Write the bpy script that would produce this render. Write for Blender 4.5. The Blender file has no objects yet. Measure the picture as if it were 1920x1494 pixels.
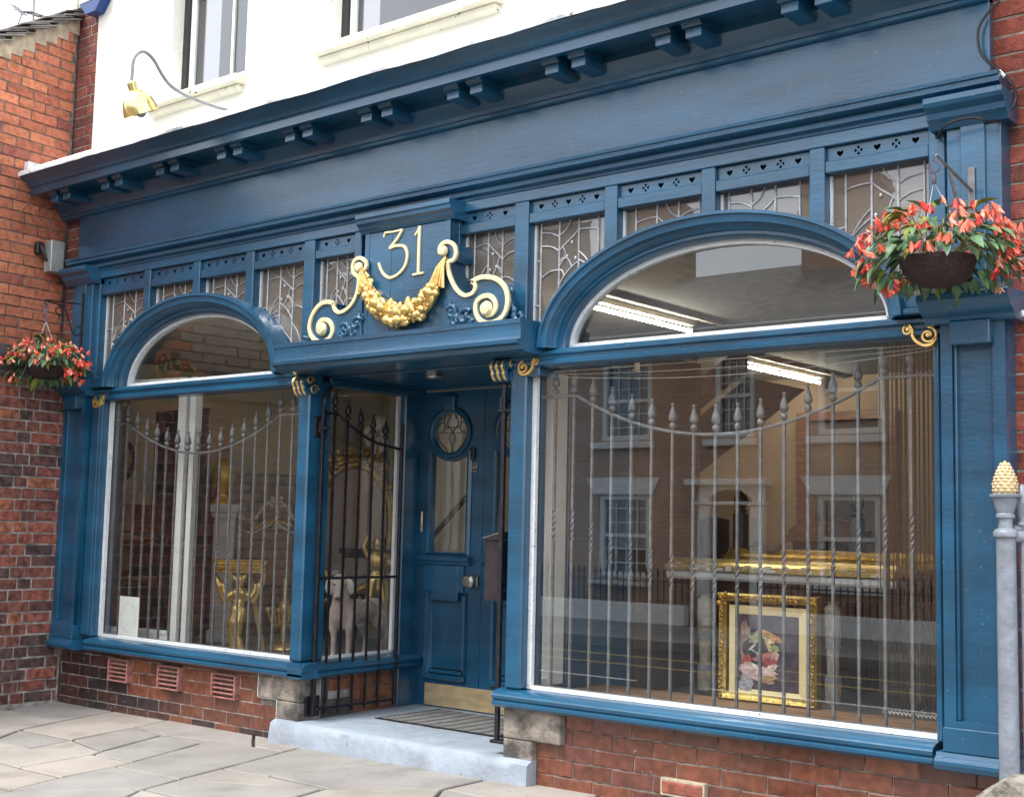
import bpy, bmesh, math, random
from mathutils import Vector, Matrix, noise
R_=random.Random(7)
C=bpy.context.scene.collection; SC=bpy.context.scene
PI=math.pi
# ---------------------------------------------------------------- camera, light, exposure
cam=bpy.data.cameras.new('camera'); camo=bpy.data.objects.new('camera',cam); C.objects.link(camo)
cam.sensor_width=36; cam.lens=45.47; cam.clip_end=300; cam.clip_start=.05
rx=Vector((0.773,0.634,0.022)); dn=Vector((-0.046,0.091,-0.995)); fw=Vector((-0.632,0.768,0.099))
up=-dn; bk=-fw; rx=(up.cross(bk)).normalized(); up=bk.cross(rx).normalized(); bk.normalize()
M=Matrix((rx,up,bk)).transposed().to_4x4(); M.translation=(5.517,-5.519,1.391)
camo.matrix_world=M; SC.camera=camo
w=bpy.data.worlds.new('World'); SC.world=w; w.use_nodes=True
nt=w.node_tree; nt.nodes.clear()
sky=nt.nodes.new('ShaderNodeTexSky'); sky.sky_type='NISHITA'; sky.sun_disc=False
SUN_EL=math.radians(58); SUN_AZ=math.radians(200)
sky.sun_elevation=SUN_EL; sky.sun_rotation=SUN_AZ
mx=nt.nodes.new('ShaderNodeMixRGB'); mx.inputs[0].default_value=.72; mx.inputs[2].default_value=(13.6,13.8,14.2,1)
bg=nt.nodes.new('ShaderNodeBackground'); bg.inputs[1].default_value=.1
ou=nt.nodes.new('ShaderNodeOutputWorld')
nt.links.new(sky.outputs[0],mx.inputs[1]); nt.links.new(mx.outputs[0],bg.inputs[0]); nt.links.new(bg.outputs[0],ou.inputs[0])
sl=bpy.data.lights.new('sun','SUN'); sl.energy=1.3; sl.angle=math.radians(18); sl.color=(1,.96,.9)
so=bpy.data.objects.new('sun',sl); C.objects.link(so)
so.rotation_euler=(PI/2-SUN_EL,0,PI-SUN_AZ)
SC.view_settings.view_transform='Standard'; SC.view_settings.look='None'; SC.view_settings.gamma=1
SC.view_settings.use_curve_mapping=False
SC.view_settings.exposure=1.25
SC.cycles.max_bounces=8; SC.cycles.transparent_max_bounces=16; SC.cycles.glossy_bounces=4
SC.cycles.caustics_reflective=False; SC.cycles.caustics_refractive=False

# ---------------------------------------------------------------- materials
MATS={}
def mat(name,col,rough=.6,metal=0,noise_amt=.12,nscale=12,bump=.0,bscale=60,col2=None,spec=.5,coat=0,stretch=(1,1,1),rand=0,emit=0,detail=5,dirt=None,dirt2=None):
    if name in MATS: return MATS[name]
    m=bpy.data.materials.new(name); m.use_nodes=True; t=m.node_tree; b=t.nodes['Principled BSDF']
    N=t.nodes.new; L=t.links.new
    b.inputs['Roughness'].default_value=rough; b.inputs['Metallic'].default_value=metal
    b.inputs['Specular IOR Level'].default_value=spec
    b.inputs['Coat Weight'].default_value=coat; b.inputs['Coat Roughness'].default_value=.2
    tc=N('ShaderNodeTexCoord'); mp=N('ShaderNodeMapping'); mp.inputs['Scale'].default_value=stretch
    gm=N('ShaderNodeNewGeometry')
    L(gm.outputs['Position'],mp.inputs[0])
    nz=N('ShaderNodeTexNoise'); nz.inputs['Scale'].default_value=nscale; nz.inputs['Detail'].default_value=detail
    L(mp.outputs[0],nz.inputs['Vector'])
    cr=N('ShaderNodeValToRGB'); e=cr.color_ramp.elements
    c2=col2 or tuple(min(1,c*(1+noise_amt*1.5)) for c in col); c1=col if col2 else tuple(c*(1-noise_amt) for c in col)
    e[0].position=.35; e[0].color=(*c1,1); e[1].position=.68; e[1].color=(*c2,1)
    L(nz.outputs['Fac'],cr.inputs[0]); out=cr.outputs[0]
    if rand:
        oi=N('ShaderNodeObjectInfo'); hs=N('ShaderNodeHueSaturation')
        mr=N('ShaderNodeMapRange'); mr.inputs[3].default_value=1-rand; mr.inputs[4].default_value=1+rand
        L(oi.outputs['Random'],mr.inputs[0]); L(mr.outputs[0],hs.inputs['Value'])
        L(out,hs.inputs['Color']); out=hs.outputs[0]
    for dirt in [d for d in (dirt,dirt2) if d]:
        n2=N('ShaderNodeTexNoise'); n2.inputs['Scale'].default_value=dirt[0]; n2.inputs['Detail'].default_value=6
        if len(dirt)>4:
            m3=N('ShaderNodeMapping'); m3.inputs['Scale'].default_value=dirt[4]; m3.inputs['Location'].default_value=(3.1,1.7,.6)
            L(gm.outputs['Position'],m3.inputs[0]); L(m3.outputs[0],n2.inputs['Vector'])
        else: L(gm.outputs['Position'],n2.inputs['Vector'])
        r2=N('ShaderNodeValToRGB'); r2.color_ramp.elements[0].position=dirt[1]; r2.color_ramp.elements[1].position=dirt[1]+dirt[3]
        mm=N('ShaderNodeMixRGB'); mm.inputs[2].default_value=(*dirt[2],1)
        L(n2.outputs['Fac'],r2.inputs[0]); L(r2.outputs[0],mm.inputs[0]); L(out,mm.inputs[1]); out=mm.outputs[0]
    L(out,b.inputs['Base Color'])
    if bump:
        bz=N('ShaderNodeTexNoise'); bz.inputs['Scale'].default_value=bscale; bz.inputs['Detail'].default_value=4
        L(mp.outputs[0],bz.inputs['Vector'])
        bp=N('ShaderNodeBump'); bp.inputs['Strength'].default_value=bump; bp.inputs['Distance'].default_value=.01
        L(bz.outputs['Fac'],bp.inputs['Height']); L(bp.outputs[0],b.inputs['Normal'])
    if emit:
        b.inputs['Emission Color'].default_value=(*col,1); b.inputs['Emission Strength'].default_value=emit
    MATS[name]=m; return m
BLUE=mat('blue_gloss_paint',(.009,.076,.152),.30,noise_amt=.28,nscale=2.2,bump=.16,bscale=30,coat=.5,stretch=(.5,1,2.4),dirt=(44,.685,(.075,.14,.20),.02),dirt2=(5,.53,(.022,.085,.15),.25,(3.2,3.2,.35)))
BLUE2=mat('blue_carved_paint',(.009,.072,.145),.28,noise_amt=.15,nscale=9,bump=.15,bscale=60,coat=.4)
GOLD=mat('gilding',(.80,.55,.20),.32,metal=.75,noise_amt=.15,nscale=40,bump=.15,bscale=90)
GOLDL=mat('bright_gilding',(.90,.77,.46),.4,metal=.3,noise_amt=.06,nscale=25,bump=.1,bscale=60)
BEYB=[mat('buff_brick_beyond',(.36,.28,.215),.85,noise_amt=.15,nscale=9)]
GOLDD=mat('aged_gilding',(.30,.16,.03),.38,metal=.8,col2=(.55,.33,.07),nscale=30,bump=.5,bscale=70)
WHITE=mat('white_paint',(.78,.79,.78),.5,noise_amt=.04,nscale=8,bump=.2,bscale=40)
WORN=mat('worn_white_putty',(.74,.77,.78),.6,noise_amt=.06,nscale=20,bump=.4,bscale=60,dirt=(60,.66,(.25,.26,.26),.03))
CREAM=mat('cream_sill_paint',(.66,.635,.50),.6,noise_amt=.06,nscale=6,bump=.3,bscale=50,dirt=(26,.66,(.12,.12,.11),.05))
RENDER=mat('white_render',(.74,.725,.66),.85,noise_amt=.06,nscale=2,bump=.6,bscale=45,dirt=(2.2,.60,(.62,.59,.50),.12))
LEADF=mat('painted_lead_flashing',(.72,.74,.77),.55,noise_amt=.15,nscale=14,bump=.8,bscale=22,dirt=(20,.62,(.22,.23,.25),.1))
MORTAR=mat('mortar',(.33,.30,.25),.95,noise_amt=.3,nscale=30,bump=.6,bscale=120)
MORTARD=mat('sooty_mortar',(.15,.14,.125),.95,noise_amt=.5,nscale=18,bump=.7,bscale=120)
MORTARL=mat('pale_pointing',(.28,.27,.25),.95,noise_amt=.4,nscale=15,bump=.6,bscale=120)
def bricks(pre,cols,rough,bump,noise_=.25,coat=0,dirt=None):
    return [mat(pre+'_%d'%i,c,rough,noise_amt=noise_,nscale=22,bump=bump,bscale=110,rand=.16,coat=coat,dirt=dirt) for i,c in enumerate(cols)]
BORANGE=bricks('orange_brick',[(.49,.165,.088),(.54,.19,.10),(.44,.14,.08),(.32,.10,.07),(.51,.175,.095)],.8,.5,dirt=(22,.60,(.20,.08,.055),.16))
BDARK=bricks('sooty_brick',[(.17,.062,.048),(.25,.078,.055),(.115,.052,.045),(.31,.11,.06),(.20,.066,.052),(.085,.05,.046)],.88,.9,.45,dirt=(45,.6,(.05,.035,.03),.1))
BSTRIP=bricks('brown_brick',[(.21,.065,.05),(.26,.08,.055),(.16,.055,.05)],.85,.6,.3)
BRIGHT_=bricks('red_brick',[(.30,.075,.05),(.25,.065,.045),(.20,.06,.045),(.34,.09,.055)],.8,.7,.3,dirt=(30,.66,(.10,.04,.035),.1))
BGLAZE=bricks('glazed_brown_brick',[(.17,.056,.031),(.145,.048,.029),(.12,.041,.03),(.19,.066,.036)],.30,.12,.25,coat=.5,dirt=(40,.72,(.40,.36,.32),.02))
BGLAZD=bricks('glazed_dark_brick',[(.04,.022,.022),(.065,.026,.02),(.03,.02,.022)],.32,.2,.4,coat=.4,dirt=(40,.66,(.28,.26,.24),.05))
TERRA=mat('terracotta',(.31,.135,.115),.75,noise_amt=.25,nscale=25,bump=.4,bscale=90)
STONEB=mat('sandstone_block',(.26,.23,.195),.9,noise_amt=.25,nscale=9,bump=.9,bscale=50,dirt=(8,.46,(.075,.07,.065),.18),dirt2=(40,.62,(.10,.09,.08),.06))
STONED=mat('dark_stone_block',(.07,.065,.06),.85,noise_amt=.4,nscale=12,bump=.7,bscale=60)
FLAG=[mat('york_stone_%d'%i,c,.82,noise_amt=.1,nscale=2.2,bump=.35,bscale=45,rand=.10,dirt=(3.2,.55,tuple(x*.74 for x in c),.2),dirt2=(34,.68,tuple(x*.45 for x in c),.03)) for i,c in enumerate([(.345,.315,.28),(.32,.30,.275),(.36,.325,.285),(.30,.285,.265)])]
JOINT=mat('paving_joint_dirt',(.075,.065,.05),.95,noise_amt=.5,nscale=40,bump=.9,bscale=90,dirt=(4,.56,(.07,.11,.02),.06))
STEPP=mat('pale_blue_step_paint',(.335,.39,.46),.6,noise_amt=.08,nscale=6,bump=.8,bscale=22,dirt=(26,.67,(.17,.18,.19),.03),dirt2=(3.5,.52,(.27,.30,.34),.25))
ASPH=mat('asphalt',(.055,.055,.058),.85,noise_amt=.3,nscale=30,bump=.8,bscale=150)
YLINE=mat('yellow_road_paint',(.42,.33,.10),.7,noise_amt=.2,nscale=20)
WLINE=mat('white_road_paint',(.75,.75,.73),.7,noise_amt=.2,nscale=20)
IRON=mat('black_iron',(.018,.019,.026),.38,metal=.3,noise_amt=.4,nscale=30,bump=.2,bscale=90)
GIRON=mat('grey_iron',(.15,.152,.165),.42,metal=.1,noise_amt=.2,nscale=30,bump=.15,bscale=90)
CAME=mat('lead_came',(.42,.42,.435),.40,metal=.25,noise_amt=.2,nscale=40,bump=.2,bscale=120)
SILV=mat('silver_grey_paint',(.20,.225,.265),.42,noise_amt=.12,nscale=14,bump=.5,bscale=30,coat=.2,dirt=(50,.73,(.15,.15,.16),.03))
PINE=mat('pale_gilt_pineapple',(.72,.55,.31),.45,metal=.25,noise_amt=.12,nscale=30,bump=.3,bscale=70)
BRASS=mat('polished_brass',(.68,.53,.31),.38,metal=.45,noise_amt=.12,nscale=9,bump=.12,bscale=40,stretch=(1,1,4))
BRASSL=mat('lamp_brass',(.78,.66,.30),.16,metal=.9,noise_amt=.2,nscale=30)
STEEL=mat('brushed_metal',(.42,.40,.36),.3,metal=.9,noise_amt=.1,nscale=30)
GREYT=mat('grey_conduit',(.23,.24,.24),.5,metal=.2,noise_amt=.1,nscale=30)
BLACKP=mat('black_plastic',(.015,.015,.017),.4,noise_amt=.2)
BLACKW=mat('black_window_paint',(.02,.02,.022),.4,noise_amt=.2)
GREYB=mat('dull_grey_metal_box',(.40,.41,.40),.45,metal=.3,noise_amt=.15,nscale=8,bump=.1)
BROWNBOX=mat('dark_letterbox_metal',(.035,.028,.034),.35,metal=.3,noise_amt=.2,nscale=10)
SLATE=mat('roof_slate',(.21,.195,.185),.75,noise_amt=.3,nscale=8,bump=.5,bscale=50,rand=.25)
VMORT=mat('verge_mortar',(.44,.37,.27),.9,noise_amt=.2,nscale=14,bump=.8,bscale=50)
WICK=mat('woven_basket',(.035,.022,.02),.8,noise_amt=.4,nscale=70,bump=.9,bscale=140)
LEAF=mat('begonia_leaf',(.085,.175,.085),.38,noise_amt=.3,nscale=30,rand=.35,bump=.3,bscale=80)
LEAFY=mat('young_begonia_leaf',(.20,.24,.035),.5,noise_amt=.3,nscale=30,rand=.25)
STEM=mat('begonia_stem',(.22,.20,.07),.6,noise_amt=.3)
PETAL=mat('orange_red_petal',(.80,.10,.05),.5,noise_amt=.25,nscale=60,rand=.18)
PETALP=mat('coral_petal',(.90,.24,.15),.5,noise_amt=.2,nscale=60,rand=.15)
BLUEPL=mat('blue_alarm_plastic',(.008,.045,.19),.3,noise_amt=.05)
WPL=mat('white_plastic',(.78,.78,.76),.4,noise_amt=.03)
CARDW=mat('white_card',(.93,.95,.95),.6,noise_amt=.02)
CARDG=mat('grey_print',(.55,.60,.62),.7,noise_amt=.02)
PLANK=mat('brown_display_board',(.26,.15,.09),.55,noise_amt=.3,nscale=5,bump=.3,bscale=40,stretch=(1,6,1))
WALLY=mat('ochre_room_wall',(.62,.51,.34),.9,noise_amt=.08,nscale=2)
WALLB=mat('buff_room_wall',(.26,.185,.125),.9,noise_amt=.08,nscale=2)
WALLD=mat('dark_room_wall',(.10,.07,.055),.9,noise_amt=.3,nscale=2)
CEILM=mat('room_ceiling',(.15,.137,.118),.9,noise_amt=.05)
FLOORM=mat('grey_floor_boards',(.20,.185,.175),.7,noise_amt=.15,nscale=5,stretch=(1,8,1))
WOODR=mat('red_brown_wood',(.13,.055,.028),.4,noise_amt=.3,nscale=6,stretch=(1,1,5))
WOODD=mat('dark_brown_wood',(.06,.032,.02),.45,noise_amt=.4,nscale=6)
WOODL=mat('pale_softwood',(.42,.26,.13),.6,noise_amt=.2,nscale=6)
MIRR=mat('old_mirror',(.16,.15,.14),.12,metal=.9,noise_amt=.05)
TUBEM=mat('fluorescent_tube',(1,.95,.80),.5,emit=48)
SLATEX=None
CURT=mat('voile_curtain',(.42,.36,.28),.9,noise_amt=.1,nscale=4,stretch=(12,1,.3))
FUR=mat('weimaraner_coat',(.47,.375,.33),.7,noise_amt=.16,nscale=9,bump=.25,bscale=140,spec=.25)
FURL=mat('pale_ear_coat',(.74,.66,.63),.75,noise_amt=.1,nscale=9,bump=.2,bscale=140,spec=.2)
NOSE=mat('dog_nose',(.12,.06,.06),.35,noise_amt=.2)
EYEM=mat('dog_eye',(.07,.055,.035),.1,noise_amt=.2)
OPPB=None
def glass(name,tint=(.93,.95,.94),ior=1.75,rough=.0,wave=.0,film=0):
    m=bpy.data.materials.new(name); m.use_nodes=True; t=m.node_tree; t.nodes.clear(); N=t.nodes.new; L=t.links.new
    o=N('ShaderNodeOutputMaterial'); tr=N('ShaderNodeBsdfTransparent'); tr.inputs[0].default_value=(*tint,1)
    gl=N('ShaderNodeBsdfGlossy'); gl.inputs['Roughness'].default_value=rough; gl.inputs[0].default_value=(.95,.97,1,1)
    fr=N('ShaderNodeFresnel'); gb=N('ShaderNodeNewGeometry'); mr=N('ShaderNodeMapRange')
    # a thin slab: light leaving it meets the same interface as light entering, so keep the outer angle on both faces
    mr.inputs[3].default_value=ior; mr.inputs[4].default_value=1/ior
    L(gb.outputs['Backfacing'],mr.inputs[0]); L(mr.outputs[0],fr.inputs[0]); mi=N('ShaderNodeMixShader')
    L(fr.outputs[0],mi.inputs[0]); L(tr.outputs[0],mi.inputs[1]); L(gl.outputs[0],mi.inputs[2]); 
    if film:
        df=N('ShaderNodeBsdfDiffuse'); df.inputs[0].default_value=(.42,.385,.345,1); m2=N('ShaderNodeMixShader'); m2.inputs[0].default_value=film
        L(mi.outputs[0],m2.inputs[1]); L(df.outputs[0],m2.inputs[2]); L(m2.outputs[0],o.inputs[0])
    else: L(mi.outputs[0],o.inputs[0])
    if wave:
        nz=N('ShaderNodeTexNoise'); nz.inputs['Scale'].default_value=4; nz.inputs['Detail'].default_value=1
        g=N('ShaderNodeNewGeometry'); L(g.outputs['Position'],nz.inputs['Vector'])
        bp=N('ShaderNodeBump'); bp.inputs['Strength'].default_value=wave; bp.inputs['Distance'].default_value=.01
        L(nz.outputs['Fac'],bp.inputs['Height']); L(bp.outputs[0],gl.inputs['Normal'])
    return m
GLASS=glass('window_glass',tint=(.97,.98,.97),ior=1.64,wave=.004)
GLASSL=glass('leaded_glass',tint=(.86,.84,.80),ior=1.8,wave=.10,film=.16)
GLASSU=glass('upstairs_glass',tint=(.5,.5,.5),ior=2.0,wave=.02)

# ---------------------------------------------------------------- mesh helpers
class MB:
    def __init__(s): s.v=[]; s.f=[]; s.sm=False
    def add(s,vs,fs):
        n=len(s.v); s.v+= [tuple(v) for v in vs]; s.f+=[tuple(i+n for i in f) for f in fs]; return s
    def box(s,x0,x1,y0,y1,z0,z1,c=0.):
        if c<=0:
            vs=[(x,y,z) for x in (x0,x1) for y in (y0,y1) for z in (z0,z1)]
            return s.add(vs,[(0,1,3,2),(4,6,7,5),(0,4,5,1),(2,3,7,6),(0,2,6,4),(1,5,7,3)])
        c=min(c,(x1-x0)*.45,(y1-y0)*.45,(z1-z0)*.45)
        X=(x0,x1);Y=(y0,y1);Z=(z0,z1); vs=[];idx={}
        for i in (0,1):
            for j in (0,1):
                for k in (0,1):
                    dx=c*(1-2*i);dy=c*(1-2*j);dz=c*(1-2*k)
                    for a,p in enumerate([(X[i],Y[j]+dy,Z[k]+dz),(X[i]+dx,Y[j],Z[k]+dz),(X[i]+dx,Y[j]+dy,Z[k])]):
                        idx[i,j,k,a]=len(vs); vs.append(p)
        F=[]
        def q(a,b,c_,d,flip): F.append((a,b,c_,d) if not flip else (d,c_,b,a))
        I=idx
        for i in (0,1): q(I[i,0,0,0],I[i,0,1,0],I[i,1,1,0],I[i,1,0,0],i==1)
        for j in (0,1): q(I[0,j,0,1],I[1,j,0,1],I[1,j,1,1],I[0,j,1,1],j==1)
        for k in (0,1): q(I[0,0,k,2],I[0,1,k,2],I[1,1,k,2],I[1,0,k,2],k==1)
        for j in (0,1):
            for k in (0,1): q(I[0,j,k,1],I[0,j,k,2],I[1,j,k,2],I[1,j,k,1],(j+k)%2==1)
        for i in (0,1):
            for k in (0,1): q(I[i,0,k,0],I[i,1,k,0],I[i,1,k,2],I[i,0,k,2],(i+k)%2==1)
        for i in (0,1):
            for j in (0,1): q(I[i,j,0,0],I[i,j,0,1],I[i,j,1,1],I[i,j,1,0],(i+j)%2==1)
        for i in (0,1):
            for j in (0,1):
                for k in (0,1):
                    t=(I[i,j,k,0],I[i,j,k,1],I[i,j,k,2]); F.append(t)
        return s.add(vs,F)
    def extr(s,prof,x0,x1,axis='x',fn=None):
        "closed profile of (y,z) points swept along x"
        n=len(prof); vs=[(x0,a,b) for a,b in prof]+[(x1,a,b) for a,b in prof]
        if fn: vs=[fn(v) for v in vs]
        fs=[(i,(i+1)%n,n+(i+1)%n,n+i) for i in range(n)]+[tuple(range(n-1,-1,-1)),tuple(range(n,2*n))]
        return s.add(vs,fs)
    def tube(s,pts,r,seg=6,cap=True,flat=None):
        pts=[Vector(p) for p in pts]; n=len(pts); rs=r if isinstance(r,(list,tuple)) else [r]*n
        up_=Vector((0,0,1)); base=len(s.v); prev=None; vs=[]
        for i,p in enumerate(pts):
            d=(pts[min(i+1,n-1)]-pts[max(i-1,0)]).normalized() if n>1 else up_
            if prev is None:
                a=d.cross(Vector((0,1,0)) if abs(d.y)<.9 else Vector((1,0,0))).normalized()
            else:
                a=(prev-d*prev.dot(d)).normalized()
            prev=a; b=d.cross(a)
            for k in range(seg):
                t=2*PI*k/seg; vs.append(p+a*math.cos(t)*rs[i]+b*math.sin(t)*rs[i]*(flat or 1))
        fs=[]
        for i in range(n-1):
            for k in range(seg):
                fs.append((i*seg+k,i*seg+(k+1)%seg,(i+1)*seg+(k+1)%seg,(i+1)*seg+k))
        if cap: fs.append(tuple(range(seg-1,-1,-1))); fs.append(tuple((n-1)*seg+k for k in range(seg)))
        return s.add(vs,fs)
    def lathe(s,prof,c=(0,0,0),seg=12,axis='z',sy=1.):
        "profile of (r,h)"
        vs=[];n=len(prof)
        for r,h in prof:
            for k in range(seg):
                t=2*PI*k/seg; x=r*math.cos(t); y=r*math.sin(t)*sy
                p={'z':(x,y,h),'y':(x,h,y),'x':(h,x,y)}[axis]
                vs.append((p[0]+c[0],p[1]+c[1],p[2]+c[2]))
        fs=[]
        for i in range(n-1):
            for k in range(seg): fs.append((i*seg+k,i*seg+(k+1)%seg,(i+1)*seg+(k+1)%seg,(i+1)*seg+k))
        fs.append(tuple(range(seg-1,-1,-1))); fs.append(tuple((n-1)*seg+k for k in range(seg)))
        return s.add(vs,fs)
    def ball(s,c,r,sc=(1,1,1),seg=8,ring=5,rot=None):
        vs=[(0,0,-1)];fs=[]
        for i in range(1,ring):
            a=-PI/2+PI*i/ring
            for k in range(seg): vs.append((math.cos(a)*math.cos(2*PI*k/seg),math.cos(a)*math.sin(2*PI*k/seg),math.sin(a)))
        vs.append((0,0,1)); n=len(vs)
        for k in range(seg): fs.append((0,1+(k+1)%seg,1+k)); fs.append((n-1,n-1-seg+k,n-1-seg+(k+1)%seg))
        for i in range(ring-2):
            for k in range(seg):
                a=1+i*seg; fs.append((a+k,a+(k+1)%seg,a+seg+(k+1)%seg,a+seg+k))
        o=[]
        for v in vs:
            p=Vector((v[0]*sc[0]*r,v[1]*sc[1]*r,v[2]*sc[2]*r))
            if rot: p=rot@p
            o.append(p+Vector(c))
        return s.add(o,fs)
    def poly(s,pts,y0,y1):
        "xz polygon extruded between y0 and y1"
        n=len(pts); vs=[(x,y0,z) for x,z in pts]+[(x,y1,z) for x,z in pts]
        fs=[(i,(i+1)%n,n+(i+1)%n,n+i) for i in range(n)]+[tuple(range(n-1,-1,-1)),tuple(range(n,2*n))]
        return s.add(vs,fs)
    def sweep(s,path,prof,closed=False):
        "path (x,z) with outward offset; prof closed list of (offset,y)"
        n=len(path); m=len(prof); vs=[]
        for i,p in enumerate(path):
            a=path[max(i-1,0)] if not closed else path[i-1]; b=path[min(i+1,n-1)] if not closed else path[(i+1)%n]
            dx,dz=b[0]-a[0],b[1]-a[1]; l=math.hypot(dx,dz) or 1; nx,nz=-dz/l,dx/l
            for o,y in prof: vs.append((p[0]+nx*o,y,p[1]+nz*o))
        fs=[]
        for i in range(n-1 if not closed else n):
            for k in range(m):
                j=(i+1)%n; fs.append((i*m+k,i*m+(k+1)%m,j*m+(k+1)%m,j*m+k))
        if not closed: fs.append(tuple(range(m))); fs.append(tuple((n-1)*m+k for k in range(m-1,-1,-1)))
        return s.add(vs,fs)
    def ribbon(s,path,wd,y0,y1):
        "strip of width wd along an xz path, extruded in y, slightly domed"
        h=wd/2
        return s.sweep(path,[(-h,y1),(-h,y0+.003),(-h*.78,y0),(h*.78,y0),(h,y0+.003),(h,y1)])
    def mesh(s,name,smooth=None):
        me=bpy.data.meshes.new(name); me.from_pydata(s.v,[],s.f); me.validate()
        bm=bmesh.new(); bm.from_mesh(me); bmesh.ops.recalc_face_normals(bm,faces=bm.faces); bm.to_mesh(me); bm.free()
        if smooth is not None:
            me.polygons.foreach_set('use_smooth',[True]*len(me.polygons))
            try: me.set_sharp_from_angle(angle=math.radians(smooth))
            except Exception: pass
        return me
def obj(name,mb,m,parent=None,smooth=None,label=None):
    me=mb.mesh(name,smooth) if isinstance(mb,MB) else mb
    if m is not None and not me.materials: me.materials.append(m)
    o=bpy.data.objects.new(name,me); C.objects.link(o)
    if parent is not None: o.parent=parent; o.matrix_parent_inverse=PINV(parent)
    if label: o['label']=label
    return o
WM={}
def PINV(p):
    # parents are placed with plain translations kept in WM
    m=Matrix.Identity(4); q=p
    chain=[]
    while q is not None: chain.append(q); q=q.parent
    for q in reversed(chain): m=m@q.matrix_parent_inverse@q.matrix_basis
    return m.inverted()
def thing(name,label,cat,loc=(0,0,0),group=None,rz=0):
    o=bpy.data.objects.new(name,None); C.objects.link(o); o.location=loc; o.rotation_euler=(0,0,rz); o.empty_display_size=.1
    o['label']=label; o['category']=cat
    if group: o['group']=group
    return o
def tag(o,label,cat,group=None,kind=None):
    o['label']=label; o['category']=cat
    if group:o['group']=group
    if kind:o['kind']=kind
    return o
def struct(name,mb,m,label=None,smooth=None):
    o=obj(name,mb,m,smooth=smooth); o['kind']='structure'
    if label: o['label']=label
    return o
def ell(cx,cz,a,b,t0=0,t1=PI,n=40):
    return [(cx+a*math.cos(t0+(t1-t0)*i/n),cz+b*math.sin(t0+(t1-t0)*i/n)) for i in range(n+1)]
def smooth_path(p,n=6):
    out=[]; P=[Vector((a[0],a[1],0)) for a in p]
    for i in range(len(P)-1):
        p0=P[max(i-1,0)];p1=P[i];p2=P[i+1];p3=P[min(i+2,len(P)-1)]
        for k in range(n):
            t=k/n; q=.5*((2*p1)+(-p0+p2)*t+(2*p0-5*p1+4*p2-p3)*t*t+(-p0+3*p1-3*p2+p3)*t*t*t); out.append((q.x,q.y))
    out.append((P[-1].x,P[-1].y)); return out
def plate(outline,holes,y0,y1,name='plate'):
    "flat xz plate with holes, between y0 (front) and y1"
    cu=bpy.data.curves.new('c','CURVE'); cu.dimensions='2D'; cu.fill_mode='BOTH'; cu.extrude=abs(y1-y0)/2
    for pts in [outline]+holes:
        sp=cu.splines.new('POLY'); sp.points.add(len(pts)-1)
        for i,p in enumerate(pts): sp.points[i].co=(p[0],p[1],0,1)
        sp.use_cyclic_u=True
    o=bpy.data.objects.new('c',cu); C.objects.link(o)
    dg=bpy.context.evaluated_depsgraph_get(); me=bpy.data.meshes.new_from_object(o.evaluated_get(dg))
    bpy.data.objects.remove(o); bpy.data.curves.remove(cu)
    ym=(y0+y1)/2
    for v in me.vertices: x,z,d=v.co; v.co=(x,ym-d,z)
    me.name=name; me.materials.clear(); return me
def remesh(mb,vox,name,sm=3):
    me=mb.mesh(name); o=bpy.data.objects.new(name,me); C.objects.link(o)
    r=o.modifiers.new('r','REMESH'); r.mode='VOXEL'; r.voxel_size=vox
    s=o.modifiers.new('s','SMOOTH'); s.iterations=sm; s.factor=.5
    dg=bpy.context.evaluated_depsgraph_get(); m2=bpy.data.meshes.new_from_object(o.evaluated_get(dg))
    bpy.data.objects.remove(o); m2.polygons.foreach_set('use_smooth',[True]*len(m2.polygons)); m2.name=name; return m2

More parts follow.
